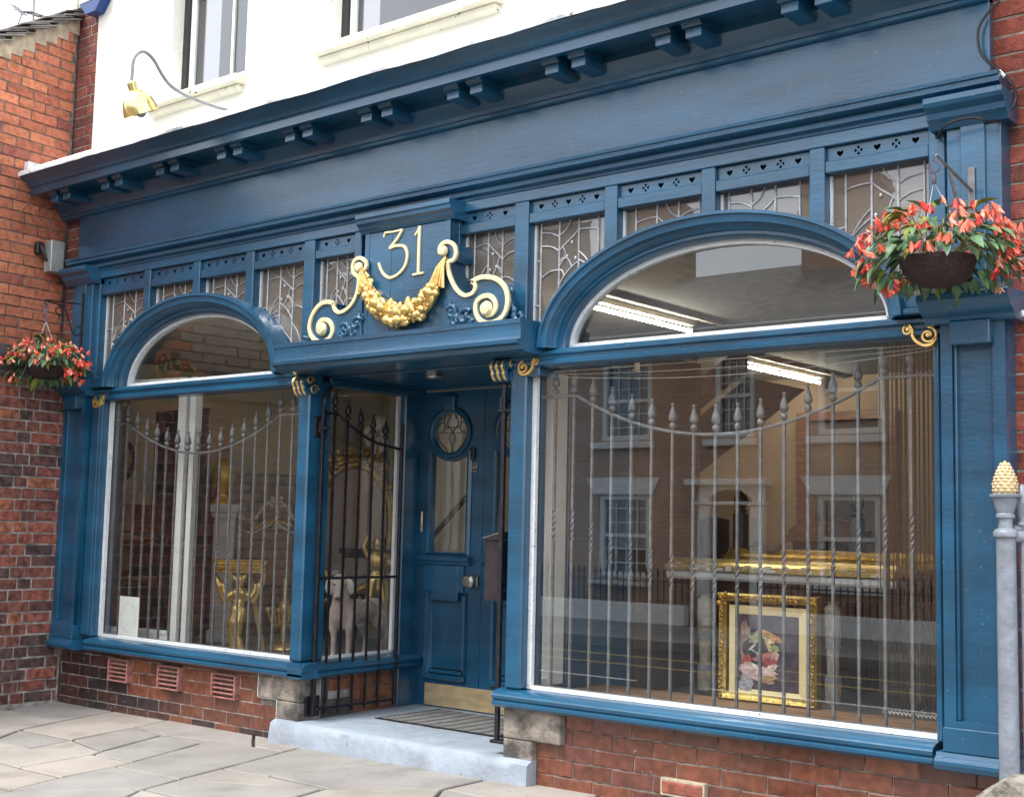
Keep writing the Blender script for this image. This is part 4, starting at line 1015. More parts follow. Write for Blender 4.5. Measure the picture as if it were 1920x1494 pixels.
# left gate, open against the lobby side
def gate(label,x,y0,dirx,L,zb,n,flip):
    t=thing('iron_gate',label,'gate',(x,y0,.2),group='black iron gates folded back in the entrance')
    P=lambda s,z:(x+dirx*s,y0+s,z)
    obj('hinge_stile',MB().box(x-.012,x+.012,y0-.012,y0+.012,zb,2.14,.002).tube([(x,y0,2.12),(x,y0+.005,2.18),(x,y0+.03,2.235),(x,y0+.062,2.262),(x,y0+.075,2.268)],[.0145,.0145,.013,.009,.003],6),IRON,t)
    xe,ye=x+dirx*L,y0+L
    obj('latch_stile',MB().box(xe-.011,xe+.011,ye-.011,ye+.011,zb,2.075,.002),IRON,t)
    rail=[P(.01,2.095),P(.13,2.09),P(.20,2.045),P(.30,1.995),P(.40,1.955),P(.50,1.928),P(L,1.90)]
    obj('top_rail',MB().tube(rail,[.010]*len(rail),6),IRON,t)
    for z in (.235,1.045): obj('cross_rail',MB().tube([P(0,z),P(L,z)],.0085,4),IRON,t)
    for i in range(n):
        s=.10+i*.118; 
        zr=2.09 if s<.13 else 2.09-(.19)*min(1,((s-.12)/(L-.12)))**.72
        bx_,by_,_=P(s,0)
        m=MB(); tz=zr-.40
        twistbar(m,bx_,by_,zb-.0,zr+.03,tz-.10,tz)
        zz=.62
        b=obj('bar',m,IRON,t); obj('finial',finial(MB(),bx_,by_,zr+.150,1.08),IRON,b,50)
    return t
g=gate('black iron gate with spear finials folded back before the dog window, left of the door',-.625,.06,-.02,.735,.20,5,False)
obj('hinge_plate',MB().box(-.668,-.655,.02,.12,1.93,2.07,.003).tube([(-.66,.07,1.985),(-.60,.065,1.985)],.012,7).lathe([(.014,0),(.014,.05),(.01,.06),(.006,.07)],(-.648,.06,1.965),8).tube([(-.60,.08,1.99),(-.585,.05,1.99)],.008,6),IRON,g)
obj('hinge_plate',MB().box(-.664,-.650,.02,.14,.19,.315,.003).tube([(-.655,.075,.235),(-.60,.07,.235)],.013,7).lathe([(.014,0),(.014,.05),(.008,.06)],(-.635,.07,.225),8),IRON,g)
g2=gate('dark iron gate seen edge on at the right hand entrance post',.922,.0,-.0,.735,.25,5,True)
obj('hinge_plate',MB().box(.885,.99,-.02,.03,.225,.242,.003).lathe([(.016,0),(.016,.045),(.011,.07)],(.922,.0,.242),8),IRON,g2)
obj('hinge_plate',MB().box(.885,.99,-.02,.02,2.03,2.045,.002).lathe([(.016,0),(.016,.05),(.008,.07)],(.905,-.005,2.045),8),IRON,g2)
# letterbox hung on the right gate
pb=thing('post_box','dark brown metal post box with sloping lid hung inside the right hand gate','post box',(.86,.12,.97))
obj('body',MB().box(.785,.905,.02,.10,.985,1.318,.004),BROWNBOX,pb)
m=MB(); m.add([(.775,.01,1.322),(.908,.01,1.322),(.908,.11,1.322),(.775,.11,1.322),(.775,.01,1.326),(.908,.01,1.362),(.908,.11,1.368),(.775,.11,1.330)],[(0,1,2,3),(4,5,6,7),(0,1,5,4),(1,2,6,5),(2,3,7,6),(3,0,4,7)])
obj('lid',m,BROWNBOX,pb); obj('lid_edge',MB().tube([(.775,.008,1.328),(.908,.008,1.363),(.908,.008,1.33)],.003,4),STEEL,pb)

# ================================================================ HANGING BASKETS
def leafmesh(L,W,fold,droop,seed):
    r=random.Random(seed); m=MB(); n=6; vs=[]
    for i in range(n+1):
        t=i/n; w=W*math.sin(PI*min(1,t*.98+.02))**.8*(1-t*.55)*1.25; w2=w*(.7+.25*r.random())
        x=L*t; z=-droop*t*t
        k=1+.10*(i%2)
        vs+= [(x,-w*k,z+fold*w),(x,0,z-fold*.12*W),(x,w2*k,z+fold*w2)]
    fs=[]
    for i in range(n):
        a=i*3; fs+=[(a,a+3,a+4,a+1),(a+1,a+4,a+5,a+2)]
    # thin: real thickness
    off=len(vs); vs2=[(x,y,z-.0012) for x,y,z in vs]
    m.add(vs+vs2,fs+[tuple(off+q for q in reversed(f)) for f in fs])
    return m
def flowermesh(seed):
    r=random.Random(seed); m=MB()
    for k in range(6):
        a=k*2*PI/6+r.uniform(-.3,.3); sp=r.uniform(.25,.75); L=r.uniform(.75,1.05)
        vs=[];n=4
        for i in range(n+1):
            t=i/n; w=.20*math.sin(PI*(t*.86+.1))
            out=sp*(t**1.6)*.75+.07; dn_=-L*t
            c=Vector((math.cos(a)*out,math.sin(a)*out,dn_)); s=Vector((-math.sin(a),math.cos(a),0))
            vs+= [tuple(c-s*w),tuple(c+Vector((math.cos(a),math.sin(a),0))*.05),tuple(c+s*w)]
        fs=[]
        for i in range(n):
            q=i*3; fs+=[(q,q+3,q+4,q+1),(q+1,q+4,q+5,q+2)]
        off=len(vs); vs2=[(x*1.0,y,z+.012) for x,y,z in vs]
        m.add(vs+vs2,fs+[tuple(off+z for z in reversed(f)) for f in fs])
    m.ball((0,0,-.02),.12,(1,1,1.2),6,4)
    return m
LM=[leafmesh(1,.26,.5,.25,i).mesh('leaf',60) for i in range(4)]
LMY=[leafmesh(1,.24,.5,.3,i+9).mesh('leaf',60) for i in range(2)]
FM=[flowermesh(i).mesh('flower',60) for i in range(5)]
for x in LM: x.materials.append(LEAF)
for x in LMY: x.materials.append(LEAFY)
for i,x in enumerate(FM): x.materials.append((PETAL,PETALP,PETAL,mat('deep_red_petal',(.55,.04,.03),.5,noise_amt=.3,nscale=60,rand=.2),mat('faded_pink_petal',(.80,.30,.22),.55,noise_amt=.2,nscale=60,rand=.2))[i])
def basket(label,c,rx_,rb,hang,seed,nl,nf,ls,fs_,bracket,spread,drop):
    t=thing('hanging_basket',label,'hanging basket',c,group='hanging baskets of orange begonias'); r=random.Random(seed)
    cx,cy,cz=c
    prof=[(.0,-rb*.62),(rb*.45,-rb*.60),(rb*.70,-rb*.48),(rb*.88,-rb*.26),(rb*.97,0.0),(rb,.10*rb),(rb*.93,.10*rb),(rb*.9,0)]
    obj('bowl',MB().lathe(prof,(cx,cy,cz),28),WICK,t,50)
    obj('compost',MB().lathe([(0,.02),(rb*.92,.0)],(cx,cy,cz),16),JOINT,t)
    m=MB()
    for k in range(3):
        a=k*2*PI/3+.4; m.tube([hang,(cx+rb*.93*math.cos(a),cy+rb*.93*math.sin(a),cz+.05*rb)],.0018,4)
    obj('hanger_wire',m,GREYB,t)
    stem=MB()
    def place(me,pos,d,up_,s):
        d=d.normalized(); y=up_.cross(d); y.normalize() if y.length>1e-3 else None; z=d.cross(y)
        Mx=Matrix((d,y,z)).transposed().to_4x4(); Mx=Matrix.Translation(pos)@Mx@Matrix.Scale(s,4)
        o=bpy.data.objects.new(me.name.split('.')[0],me); C.objects.link(o); o.parent=t; o.matrix_basis=PINV(t)@Mx; return o
    tips=[]
    fa=-1.2
    def shell(el,a,f): return Vector((cx+spread*math.cos(el)*math.cos(a)*f,cy+spread*.85*math.cos(el)*math.sin(a)*f,cz+.04+(rx_ if el>0 else drop)*math.sin(el)*f))
    for k in range(nl):
        while True:
            a=r.uniform(-PI,PI); el=math.asin(r.uniform(-.75,1)); da=abs((a-fa+PI)%(2*PI)-PI)
            if not(da<.95 and el<-.06): break
        f=r.uniform(.45,1.03) if el>-.1 else r.uniform(.8,1.05)
        pos=shell(el,a,f)
        d=Vector((math.cos(a)*math.cos(el),math.sin(a)*math.cos(el),.55*math.sin(el)-r.uniform(.2,.9)))
        me=r.choice(LMY) if (el>.75 and r.random()<.55) or r.random()<.13 else r.choice(LM)
        place(me,pos,d,Vector((r.uniform(-.4,.4),r.uniform(-.4,.4),1)),ls*r.uniform(.6,1.2))
        if k%7==0: stem.tube([(cx+.25*(pos.x-cx),cy+.25*(pos.y-cy),cz+.03),(cx+.7*(pos.x-cx),cy+.7*(pos.y-cy),cz+.06+.75*max(pos.z-cz,.03)),tuple(pos)],.0026,4)
    for k in range(nf):
        while True:
            a=r.uniform(-PI,PI) if k%2 else fa+r.uniform(-1.7,1.7); el=math.asin(r.uniform(-.8,.92)); da=abs((a-fa+PI)%(2*PI)-PI)
            if not(da<.95 and el<.0): break
        pos=shell(el,a,r.uniform(.98,1.12))
        for j in range(r.choice((1,2,3,3))):
            p=pos+Vector((r.uniform(-1,1),r.uniform(-1,1),r.uniform(-.9,.7)))*fs_*.9
            place(r.choice(FM),p,Vector((1,r.uniform(-.4,.4),r.uniform(-.7,.7))),Vector((r.uniform(-.5,.5),r.uniform(-.7,.3),1)),fs_*r.uniform(.6,1.1))
        if k%2==0:
            q=shell(el,a,.8); stem.tube([tuple(q),tuple((q+pos)/2+Vector((0,0,.03))),tuple(pos)],.002,4)
    obj('stems',stem,STEM,t)
    return t
basket('large hanging basket of orange begonias in a dark woven bowl beside the right pilaster',(3.552,-.42,2.50),.20,.155,(3.53,-.40,2.845),11,290,88,.082,.040,None,.305,.16)
basket('small hanging basket of orange begonias below the scroll bracket at the left pilaster',(-3.10,-.42,2.475),.17,.135,(-3.175,-.40,2.83),17,290,80,.080,.040,None,.31,.15)
# left scroll bracket
bk=thing('basket_bracket','thin black scrolled iron bracket on the left upper pilaster','bracket',(-3.2,-.1,2.85))
X=-3.175
obj('back_bar',MB().box(X-.008,X+.008,-.112,-.096,2.60,3.09,.002),IRON,bk)
obj('arm',MB().tube([(X,-.10,3.00),(X,-.41,2.99)],.006,5).tube([(X,-.41,2.99),(X,-.425,2.985),(X,-.42,2.965),(X,-.405,2.955)],.004,5),IRON,bk)
m=MB()
def spiral(cy,cz,r0,t0,tt,sg=1): return [(X,cy+(r0*(1-i/24*.6))*math.cos(t0+sg*tt*i/24),cz+(r0*(1-i/24*.6))*math.sin(t0+sg*tt*i/24)) for i in range(25)]
m.tube([(X,-.40+.0,2.985)]+[(X,-.33,2.975),(X,-.25,2.94),(X,-.215,2.86),(X,-.19,2.79)]+spiral(-.145,2.80,.047,PI,-2.4*PI*-1),.005,5)
m.tube([(X,-.25,2.965)]+spiral(-.30,2.925,.045,PI*.5,2.3*PI,-1),.005,5)
obj('scroll',m,IRON,bk)
obj('hook',MB().tube([(X,-.40,2.96),(X,-.39,2.93),(X,-.415,2.91),(X,-.42,2.885),(X,-.40,2.865),(X,-.40,2.83)],.006,6),mat('hook_rope',(.12,.12,.22),.6),bk)
# right straight bracket
bk=thing('basket_bracket','flat dark iron bracket on the right upper pilaster holding the large basket','bracket',(3.55,-.1,2.8))
X=3.565
obj('back_bar',MB().box(X-.004,X+.026,-.098,-.088,2.62,2.97,.002),GIRON,bk)
obj('arm',MB().tube([(X+.01,-.098,2.87),(X-.0,-.25,2.905),(X-.02,-.41,2.955)],[.009,.009,.006],4).tube([(X+.01,-.10,2.66),(X,-.17,2.72),(X,-.26,2.83),(X-.005,-.30,2.905)],.008,4),GIRON,bk)
m=MB(); pth=[(X-.03,-.41,2.955),(X-.03,-.41,2.93)]+[(X-.03+.024*math.sin(t),-.41,2.905+.024*math.cos(t)) for t in [i*.4 for i in range(0,15)]]+[(X-.03,-.41,2.87),(X-.03,-.41,2.845)]
m.tube(pth,.0035,6)
for i in range(10): m.ball((X-.03+.026*math.sin(i*.6),-.41,2.905+.026*math.cos(i*.6)),.004,seg=5,ring=4)
m.lathe([(.010,0),(.012,-.02),(.010,-.035)],(X-.03,-.41,2.872),8)
obj('hook',m,mat('hook_wire',(.10,.07,.10),.5),bk)
# cable loop
cb=[(3.98,-.03,3.62),(3.80,-.05,3.50),(3.66,-.06,3.34),(3.635,-.06,3.24),(3.66,-.055,3.10),(3.74,-.06,3.04),(3.80,-.08,2.98),(3.83,-.09,2.87),(3.80,-.10,2.79),(3.74,-.12,2.75)]
def sp3(P_,n=8):
    out=[];P_=[Vector(p) for p in P_]
    for i in range(len(P_)-1):
        p0=P_[max(i-1,0)];p1=P_[i];p2=P_[i+1];p3=P_[min(i+2,len(P_)-1)]
        for k in range(n):
            t=k/n; out.append(.5*((2*p1)+(-p0+p2)*t+(2*p0-5*p1+4*p2-p3)*t*t+(-p0+3*p1-3*p2+p3)*t*t*t))
    out.append(P_[-1]); return out
CABPX=None
cb=[(3.69,-.04,3.70),(3.639,-.05,3.653),(3.604,-.06,3.589),(3.605,-.06,3.505),(3.632,-.06,3.447),(3.681,-.05,3.393),(3.736,-.05,3.323),(3.753,-.04,3.261),(3.734,-.05,3.207),(3.70,-.06,3.166),(3.673,-.12,3.15),(3.66,-.175,3.143),(3.626,-.18,3.158),(3.557,-.18,3.162),(3.488,-.17,3.147),(3.44,-.12,3.12),(3.40,-.03,3.155)]
t=tag(obj('cable',MB().tube(sp3(cb,5),.0062,6),BLACKP,None,50),'black cable looping down the brick at the top right of the fascia','cable')
tag(obj('cable_joint',MB().tube([(3.690,-.062,3.382),(3.712,-.064,3.352)],.0085,6),WPL,None,50),'small white sleeve on the black cable loop by the brick','cable sleeve')
tag(obj('filler_blob',MB().ball((3.745,-.03,2.33),.022,(1.2,.5,.9),9,6).ball((3.735,-.045,2.345),.012,(1,.6,1),6,4),WPL,None,50),'blob of white filler on the bricks below the right capital','filler')
# ================================================================ RAILING
rl=thing('iron_railing','silver grey painted iron railing with pale gilt pineapple finial on a rough stone coping','railing',(3.82,-.5,.45))
px,py=3.835,-.5
post_=[(.040,.40),(.037,.5),(.0355,1.39),(.046,1.398),(.047,1.412),(.040,1.424),(.028,1.43),(.025,1.45),(.026,1.466),(.035,1.470),(.035,1.480),(.030,1.486),(.038,1.505),(.044,1.53),(.046,1.545),(.058,1.548),(.060,1.556),(.048,1.560)]
obj('post',MB().lathe(post_,(px,py,0),20),SILV,rl,35)
m=MB(); 
H=.115; z0=1.552
core=[(.032,0),(.042,.018),(.0435,.038),(.037,.068),(.024,.100),(.010,.125),(.0,.136)]
m.lathe(core,(px,py,z0),14)
def pr_(h): 
    for i in range(len(core)-1):
        if core[i][1]<=h<=core[i+1][1]: 
            t=(h-core[i][1])/(core[i+1][1]-core[i][1]); return core[i][0]*(1-t)+core[i+1][0]*t
    return 0
for r_ in range(10):
    h=.006+r_*.0125; R1=pr_(h)
    for k in range(10):
        a=2*PI*(k+.5*(r_%2))/10; 
        ce=Vector((px+R1*math.cos(a),py+R1*math.sin(a),z0+h)); wv=max(.003,R1*.33)
        s=Vector((-math.sin(a),math.cos(a),0)); o_=Vector((math.cos(a),math.sin(a),.25))
        vs=[ce-s*wv,ce+Vector((0,0,-.009)),ce+s*wv,ce+Vector((0,0,.010)),ce+o_*.0075]
        m.add(vs,[(0,1,4),(1,2,4),(2,3,4),(3,0,4)])
obj('pineapple_finial',m,PINE,rl)
rd=Vector((.86,.5,0)).normalized()
rp=lambda s,z,o=0:(px+rd.x*s,py+rd.y*s+o,z)
obj('top_rail',MB().tube([rp(.03,1.40),rp(.5,1.40)],.026,8).tube([rp(.03,1.43),rp(.5,1.43)],.012,6),SILV,rl,50)
for i in range(10):
    s=.062+i*.036
    m=MB().tube([rp(s,.42),rp(s,1.395)],.0115,8)
    m.lathe([(.014,1.43),(.022,1.445),(.014,1.46),(.026,1.49),(.030,1.53),(.024,1.56),(.012,1.59),(.0,1.60)],rp(s,0),8)
    obj('baluster',m,SILV,rl,50)
def rock(x0,x1,y0,y1,z0,z1,seed,n=12):
    m=MB(); vs=[]; me=bmesh.new(); bmesh.ops.create_grid(me,x_segments=1,y_segments=1,size=1); me.free()
    m.box(x0,x1,y0,y1,z0,z1,.03)
    return m
ms=bmesh.new(); bmesh.ops.create_cube(ms,size=1); bmesh.ops.subdivide_edges(ms,edges=ms.edges,cuts=10,use_grid_fill=True)
for v in ms.verts:
    co=v.co.copy(); r=co.length; co=co*(1-.18*max(0,r-.62))
    p=Vector((4.20+co.x*1.06,-.50+co.y*.30,.235+co.z*.56))
    if co.x<-.34: p.z-=(abs(co.x)-.34)*.9*(co.z+.5)
    k=noise.noise(p*9)*.03+noise.noise(p*25)*.014
    v.co=p+co.normalized()*k
me=bpy.data.meshes.new('coping'); ms.to_mesh(me); ms.free()
obj('coping_stone',me,mat('pitted_grey_stone',(.24,.22,.19),.95,noise_amt=.35,nscale=25,bump=1,bscale=45,dirt=(22,.6,(.05,.05,.045),.08)),rl)

# ================================================================ INTERIOR
FZ=.40
rm=struct('interior_floor',MB().box(-4.7,3.55,1.17,6.0,FZ-.06,FZ).box(-4.7,-.80,.30,1.169,FZ-.06,FZ).box(-3.3,-.80,.072,.299,FZ-.06,FZ).box(1.07,3.55,.072,1.169,FZ-.06,FZ),FLOORM)
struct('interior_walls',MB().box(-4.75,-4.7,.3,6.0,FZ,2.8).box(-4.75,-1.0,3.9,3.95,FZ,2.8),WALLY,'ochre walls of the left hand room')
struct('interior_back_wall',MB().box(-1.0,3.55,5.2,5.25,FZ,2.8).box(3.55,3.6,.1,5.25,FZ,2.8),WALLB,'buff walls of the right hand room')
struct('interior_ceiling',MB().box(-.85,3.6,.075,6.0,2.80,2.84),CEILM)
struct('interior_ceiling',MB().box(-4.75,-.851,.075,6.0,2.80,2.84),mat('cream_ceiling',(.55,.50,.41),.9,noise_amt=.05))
struct('bulkhead',MB().box(-3.10,3.44,.30,.34,2.845,3.9).box(-3.10,3.44,.10,.30,3.5,3.54),mat('bulkhead_plaster',(.50,.46,.40),.9,noise_amt=.15,nscale=3))
struct('facade_core',MB().box(-3.41,-3.10,.06,.30,.0,3.9).box(3.44,3.70,.06,.30,.0,3.9).box(-4.75,-3.4,.22,.30,0,3.9).box(-3.1,3.44,.10,.22,3.20,3.9).box(-4.7,3.6,3.0,6,2.85,2.9),WALLD)
tag(obj('display_board',MB().box(1.10,3.50,.075,.755,.455,.498,.004),PLANK),'brown wooden display board along the foot of the right shop window','shelf')
# fluorescent lights
for (lab,x,y0,y1) in (('nearest fluorescent tube light with cream batten on the ceiling seen through the right arch',.97,.62,1.87),('far fluorescent tube light with cream batten on the ceiling behind the right grille',.38,3.70,5.0)):
    t=thing('strip_light',lab,'strip light',(x,(y0+y1)/2,2.79),group='fluorescent strip lights')
    obj('batten',MB().box(x-.022,x+.022,y0-.05,y1+.05,2.762,2.799,.004).box(x+.12,x+.165,y0-.3,y1+.2,2.775,2.799,.004),mat('cream_batten',(.34,.30,.24),.6),t)
    obj('tube',MB().tube([(x,y0,2.728),(x,y1,2.728)],.0125,10),TUBEM,t,50)
    obj('end_cap',MB().box(x-.018,x+.018,y0-.03,y0-.002,2.705,2.75).box(x-.018,x+.018,y1+.002,y1+.03,2.705,2.75),BROWNBOX,t)
# white inner frame, left window
t=thing('inner_window_frame','white painted inner timber frame standing behind the left shop window glass','window frame',(-2.7,.3,.41))
def seg(m,a,b,w,z0,z1):
    a=Vector((*a,0));b=Vector((*b,0)); d=(b-a).normalized(); n=Vector((-d.y,d.x,0))*w/2
    vs=[]
    for p in (a,b):
        for s in (-1,1):
            for z in (z0,z1): q=p+n*s; vs.append((q.x,q.y,z))
    return m.add(vs,[(0,1,3,2),(4,6,7,5),(0,4,5,1),(2,3,7,6),(0,2,6,4),(1,5,7,3)])
obj('post',seg(seg(MB(),(-2.44,.315),(-2.37,.33),.10,FZ,2.44),(-2.345,.335),(-2.29,.345),.07,FZ,2.44),WHITE,t)
obj('sill',seg(seg(MB(),(-3.12,.20),(-2.45,.31),.07,FZ,.56),(-3.12,.185),(-2.46,.293),.05,.561,.585),WHITE,t)
obj('head',seg(MB(),(-3.12,.20),(-2.45,.31),.07,2.30,2.44),WHITE,t)
t=tag(obj('show_card',MB().box(-2.775,-2.535,.082,.086,.535,.828),CARDW),'white card with a faint grey ring of print propped in the left window','card')
cx,cz=-2.655,.682
def ringtext(body,a0,a1,rad_x,rad_z,size,flip=False):
    out=MB()
    n=len(body)
    for i,ch in enumerate(body):
        if ch==' ': continue
        a=a0+(a1-a0)*i/(n-1)
        cu=bpy.data.curves.new('t','FONT'); cu.body=ch; cu.size=size; cu.align_x='CENTER'; cu.align_y='CENTER'
        o=bpy.data.objects.new('t',cu); C.objects.link(o); me=bpy.data.meshes.new_from_object(o.evaluated_get(bpy.context.evaluated_depsgraph_get())); bpy.data.objects.remove(o)
        ro=(a-PI/2) if not flip else (a+PI/2)
        vs=[]
        for v in me.vertices:
            x=v.co.x*math.cos(ro)-v.co.y*math.sin(ro); z=v.co.x*math.sin(ro)+v.co.y*math.cos(ro)
            vs.append((cx+rad_x*math.cos(a)+x,.0815,cz+rad_z*math.sin(a)+z))
        out.add(vs,[tuple(p.vertices) for p in me.polygons])
    return out
obj('printed_ring',ringtext('APPROVED SERVICE',math.radians(205),math.radians(-25),.088,.098,.026),CARDG,t)
obj('printed_word',ringtext('QUALITY',math.radians(238),math.radians(302),.092,.102,.026,True),CARDG,t)
# oval frame hung on a display panel turned to the street
oM=Matrix.Translation((-4.30,1.02,0))@Matrix.Rotation(math.radians(50),4,'Z')
def oput(mb): mb.v=[tuple(oM@Vector(v)) for v in mb.v]; return mb
tag(obj('hanging_board',oput(MB().box(-.34,.30,.02,.05,1.52,2.75,.003)),WALLY),'ochre display board behind the left end of the left window','board')
tag(obj('dark_backdrop',MB().box(-4.60,-3.62,1.42,1.46,FZ,2.36,.004),WALLD),'tall near black panel added to darken the room behind the white inner frame of the left window','screen')  # added panel, its near black colour stands in for the unlit room
m=MB(); n=32; k=10; vs=[]
for i in range(n):
    a=2*PI*i/n
    for q in range(k):
        b=2*PI*q/k; R1=.135+.022*math.cos(b); vs.append((.015+R1*math.cos(a)*.9,-.0+.018*math.sin(b),1.90+R1*1.22*math.sin(a)))
m.add(vs,[(i*k+q,i*k+(q+1)%k,((i+1)%n)*k+(q+1)%k,((i+1)%n)*k+q) for i in range(n) for q in range(k)])
tag(obj('oval_frame',oput(m),WOODD,None,60),'empty dark brown oval frame hanging on the ochre panel behind the left window','frame')
# console table with caryatid
def L47(c,ang): 
    a=math.radians(ang); Rm=Matrix.Rotation(a,4,'Z'); return Matrix.Translation(c)@Rm
def put(mb,Mx): mb.v=[tuple(Mx@Vector(v)) for v in mb.v]; return mb
cM=L47((-2.45,.92,FZ),47)
ct=thing('console_table','gilt console table held up by a carved winged figure inside the left window','console table',(-2.45,.92,FZ))
obj('table_top',put(MB().box(-.20,.20,-.10,.12,.66,.685,.004).box(-.19,.19,-.09,.11,.60,.659,.004).box(-.205,.205,-.105,.125,.686,.70,.003),cM),GOLDD,ct)
m=MB()
for i in range(26): m.ball((-.19+i*.0152,-.095,.63),.011,(.8,.6,1.6),6,4)
obj('carved_frieze',put(m,cM),GOLDD,ct,50)
f=MB()
f.ball((0,-.02,.545),.042,(1,1,1.25),10,8).ball((0,-.055,.54),.012).tube([(0,0,.51),(0,0,.48)],.022,8)
f.ball((0,0,.44),.06,(1.05,.75,1),10,8).ball((.025,-.04,.45),.024).ball((-.025,-.04,.45),.024).ball((0,0,.37),.048,(1,.8,1.1),10,8).ball((-.005,0,.31),.062,(1.05,.85,.9),10,8)
f.tube([(.0,0,.31),(-.04,-.01,.22),(-.045,0,.12),(-.02,0,.0)],[.055,.045,.035,.03],8)
f.tube([(.02,0,.30),(.0,-.02,.22),(.0,-.02,.12),(.03,-.02,.01)],[.05,.045,.03,.035],8)
for s in (-1,1):
    f.tube([(s*.05,0,.45),(s*.09,-.02,.41),(s*.115,-.02,.46),(s*.125,-.02,.52)],[.026,.022,.018,.016],8)
    f.tube([(s*.05,.01,.43),(s*.12,.01,.44),(s*.17,.0,.53),(s*.19,0,.60)],[.03,.035,.03,.012],8)
    f.tube([(s*.06,.01,.40),(s*.11,.01,.38),(s*.15,.0,.47),(s*.165,0,.56)],[.02,.03,.022,.01],8)
for k in range(12): f.ball((.045*math.cos(k),-.02+.03*math.sin(k*1.7),.565+.012*math.sin(k*2.3)),.016,seg=6,ring=4)
f.ball((0,0,.005),.085,(1.3,.9,.22),10,5)
me=remesh(put(f,cM),.0075,'figure',2); me.materials.append(GOLD); obj('figure',me,None,ct)
# pedestal and gold bust
t=thing('pedestal','pale grey panelled pedestal behind the left grille','pedestal',(-3.2,1.35,FZ))
pM=L47((-3.22,1.36,FZ),47)
obj('shaft',put(MB().box(-.085,.085,-.085,.085,0,1.02,.004).box(-.105,.105,-.105,.105,0,.10,.005).box(-.10,.10,-.10,.10,1.02,1.06,.004).box(-.115,.115,-.115,.115,1.061,1.13,.005).box(-.06,.06,-.09,-.084,.2,.9,.002),pM),mat('grey_stone_paint',(.40,.39,.37),.6,noise_amt=.08),t)
bu=MB().lathe([(.085,0),(.08,.03),(.04,.06),(.038,.10),(.085,.15),(.10,.22),(.095,.30),(.06,.36),(.02,.385),(0,.388)],seg=18)
bu.v=[tuple(pM@(Vector(v)+Vector((-.03,0,1.13)))) for v in bu.v]
tag(obj('gilt_vase',bu,mat('mustard_gilding',(.55,.33,.04),.4,metal=.5,noise_amt=.15),None,50),'mustard gold rounded vase on top of the grey pedestal','vase')
# wood panel / cabinet
t=thing('cabinet','dark brown wooden cabinet against the back of the left room','cabinet',(-3.9,2.4,FZ))
cbM=L47((-3.85,2.3,FZ),40)
obj('carcase',put(MB().box(-.55,.55,-.18,.18,0,1.42,.01),cbM),WOODD,t); obj('door',put(MB().box(-.50,-.02,-.20,-.182,.1,1.32,.008),cbM),WOODR,t); obj('door',put(MB().box(.02,.50,-.20,-.182,.1,1.32,.008),cbM),WOODR,t)
# stacked frames / shelves low left
t=thing('shelf_rack','dark shelf rack of stacked gilt mouldings beneath the oval frame','shelves',(-4.3,1.3,FZ))
obj('rack',MB().box(-4.68,-4.25,.85,1.75,FZ,FZ+.03).box(-4.68,-4.25,.85,1.75,.78,.81).box(-4.68,-4.25,.85,1.75,1.12,1.15).box(-4.68,-4.25,.82,.85,FZ,1.45).box(-4.68,-4.25,1.75,1.78,FZ,1.45),WOODD,t)
for k in range(6):
    z=(.82,.86,.90,1.16,1.21,1.26)[k]; obj('moulding',MB().box(-4.6+.03*k,-4.22,.88,1.72,z,z+.032,.006),(GOLDD,WOODL,WOODR)[k%3],t)
# carved grey chair crest
t=thing('carved_settee','silvered carved scroll chair back behind the console table','chair',(-3.0,1.7,FZ))
m=MB(); cM2=L47((-3.05,1.75,FZ),47)
for s in (-1,1):
    m.tube([(s*x,0,z) for x,z in smooth_path([(.0,1.16),(.08,1.14),(.16,1.02),(.24,1.0),(.30,1.05),(.28,1.10),(.24,1.08)],5)],.017,7)
    m.tube([(s*x,0,z) for x,z in smooth_path([(.02,.98),(.10,.93),(.20,.90),(.30,.93)],5)],.014,7)
    m.tube([(s*.28,0,0),(s*.29,0,.5),(s*.30,0,.95)],[.02,.022,.02],7)
for k in range(14): m.ball((.05*math.cos(k*2.1),-.01,1.16+.035*math.sin(k*1.3)),.02,(1,.6,1),6,4)
obj('frame',put(m,cM2),mat('silvered_wood',(.33,.27,.22),.5,metal=.3,noise_amt=.4,nscale=40),t,60)
obj('upholstery',put(MB().box(-.26,.26,.0,.05,.45,.93,.02),cM2),mat('red_brown_velvet',(.13,.055,.04),.95),t)
# round gilt mirror
def ringmirror(name,label,c,ang,rx_,rz,wd,deco,bits,seed):
    t=thing(name,label,'mirror',c); Mx=L47(c,ang); r=random.Random(seed)
    m=MB(); n=36;k=8;vs=[]
    for i in range(n):
        a=2*PI*i/n
        for q in range(k):
            b=2*PI*q/k; R1=wd*.5*math.cos(b); vs.append(((rx_+R1)*math.cos(a),-.02*math.sin(b),(rz+R1)*math.sin(a)))
    m.add(vs,[(i*k+q,i*k+(q+1)%k,((i+1)%n)*k+(q+1)%k,((i+1)%n)*k+q) for i in range(n) for q in range(k)])
    obj('frame',put(m,Mx),GOLDD,t,60)
    if bits:
        m=MB()
        for i in range(bits):
            a=r.uniform(0,2*PI) if i<bits*.6 else r.gauss(PI/2,.45); q=r.uniform(0,deco)
            m.ball(((rx_+wd*.3+q)*math.cos(a),-.025+r.uniform(-.015,.01),(rz+wd*.3+q*1.1)*math.sin(a)),r.uniform(.012,.03),(1,.6,1.6),6,4,Matrix.Rotation(r.uniform(0,PI),3,'Y'))
        obj('carving',put(m,Mx),GOLDD,t,60)
    obj('mirror_glass',put(MB().poly(ell(0,0,rx_-wd*.3,rz-wd*.3,0,2*PI,32)[:-1],.0,.008),Mx),MIRR,t)
    return t
ringmirror('round_mirror','round gilt framed mirror behind the console table in the left room',(-3.15,1.85,1.13),42,.27,.27,.045,0,0,1)
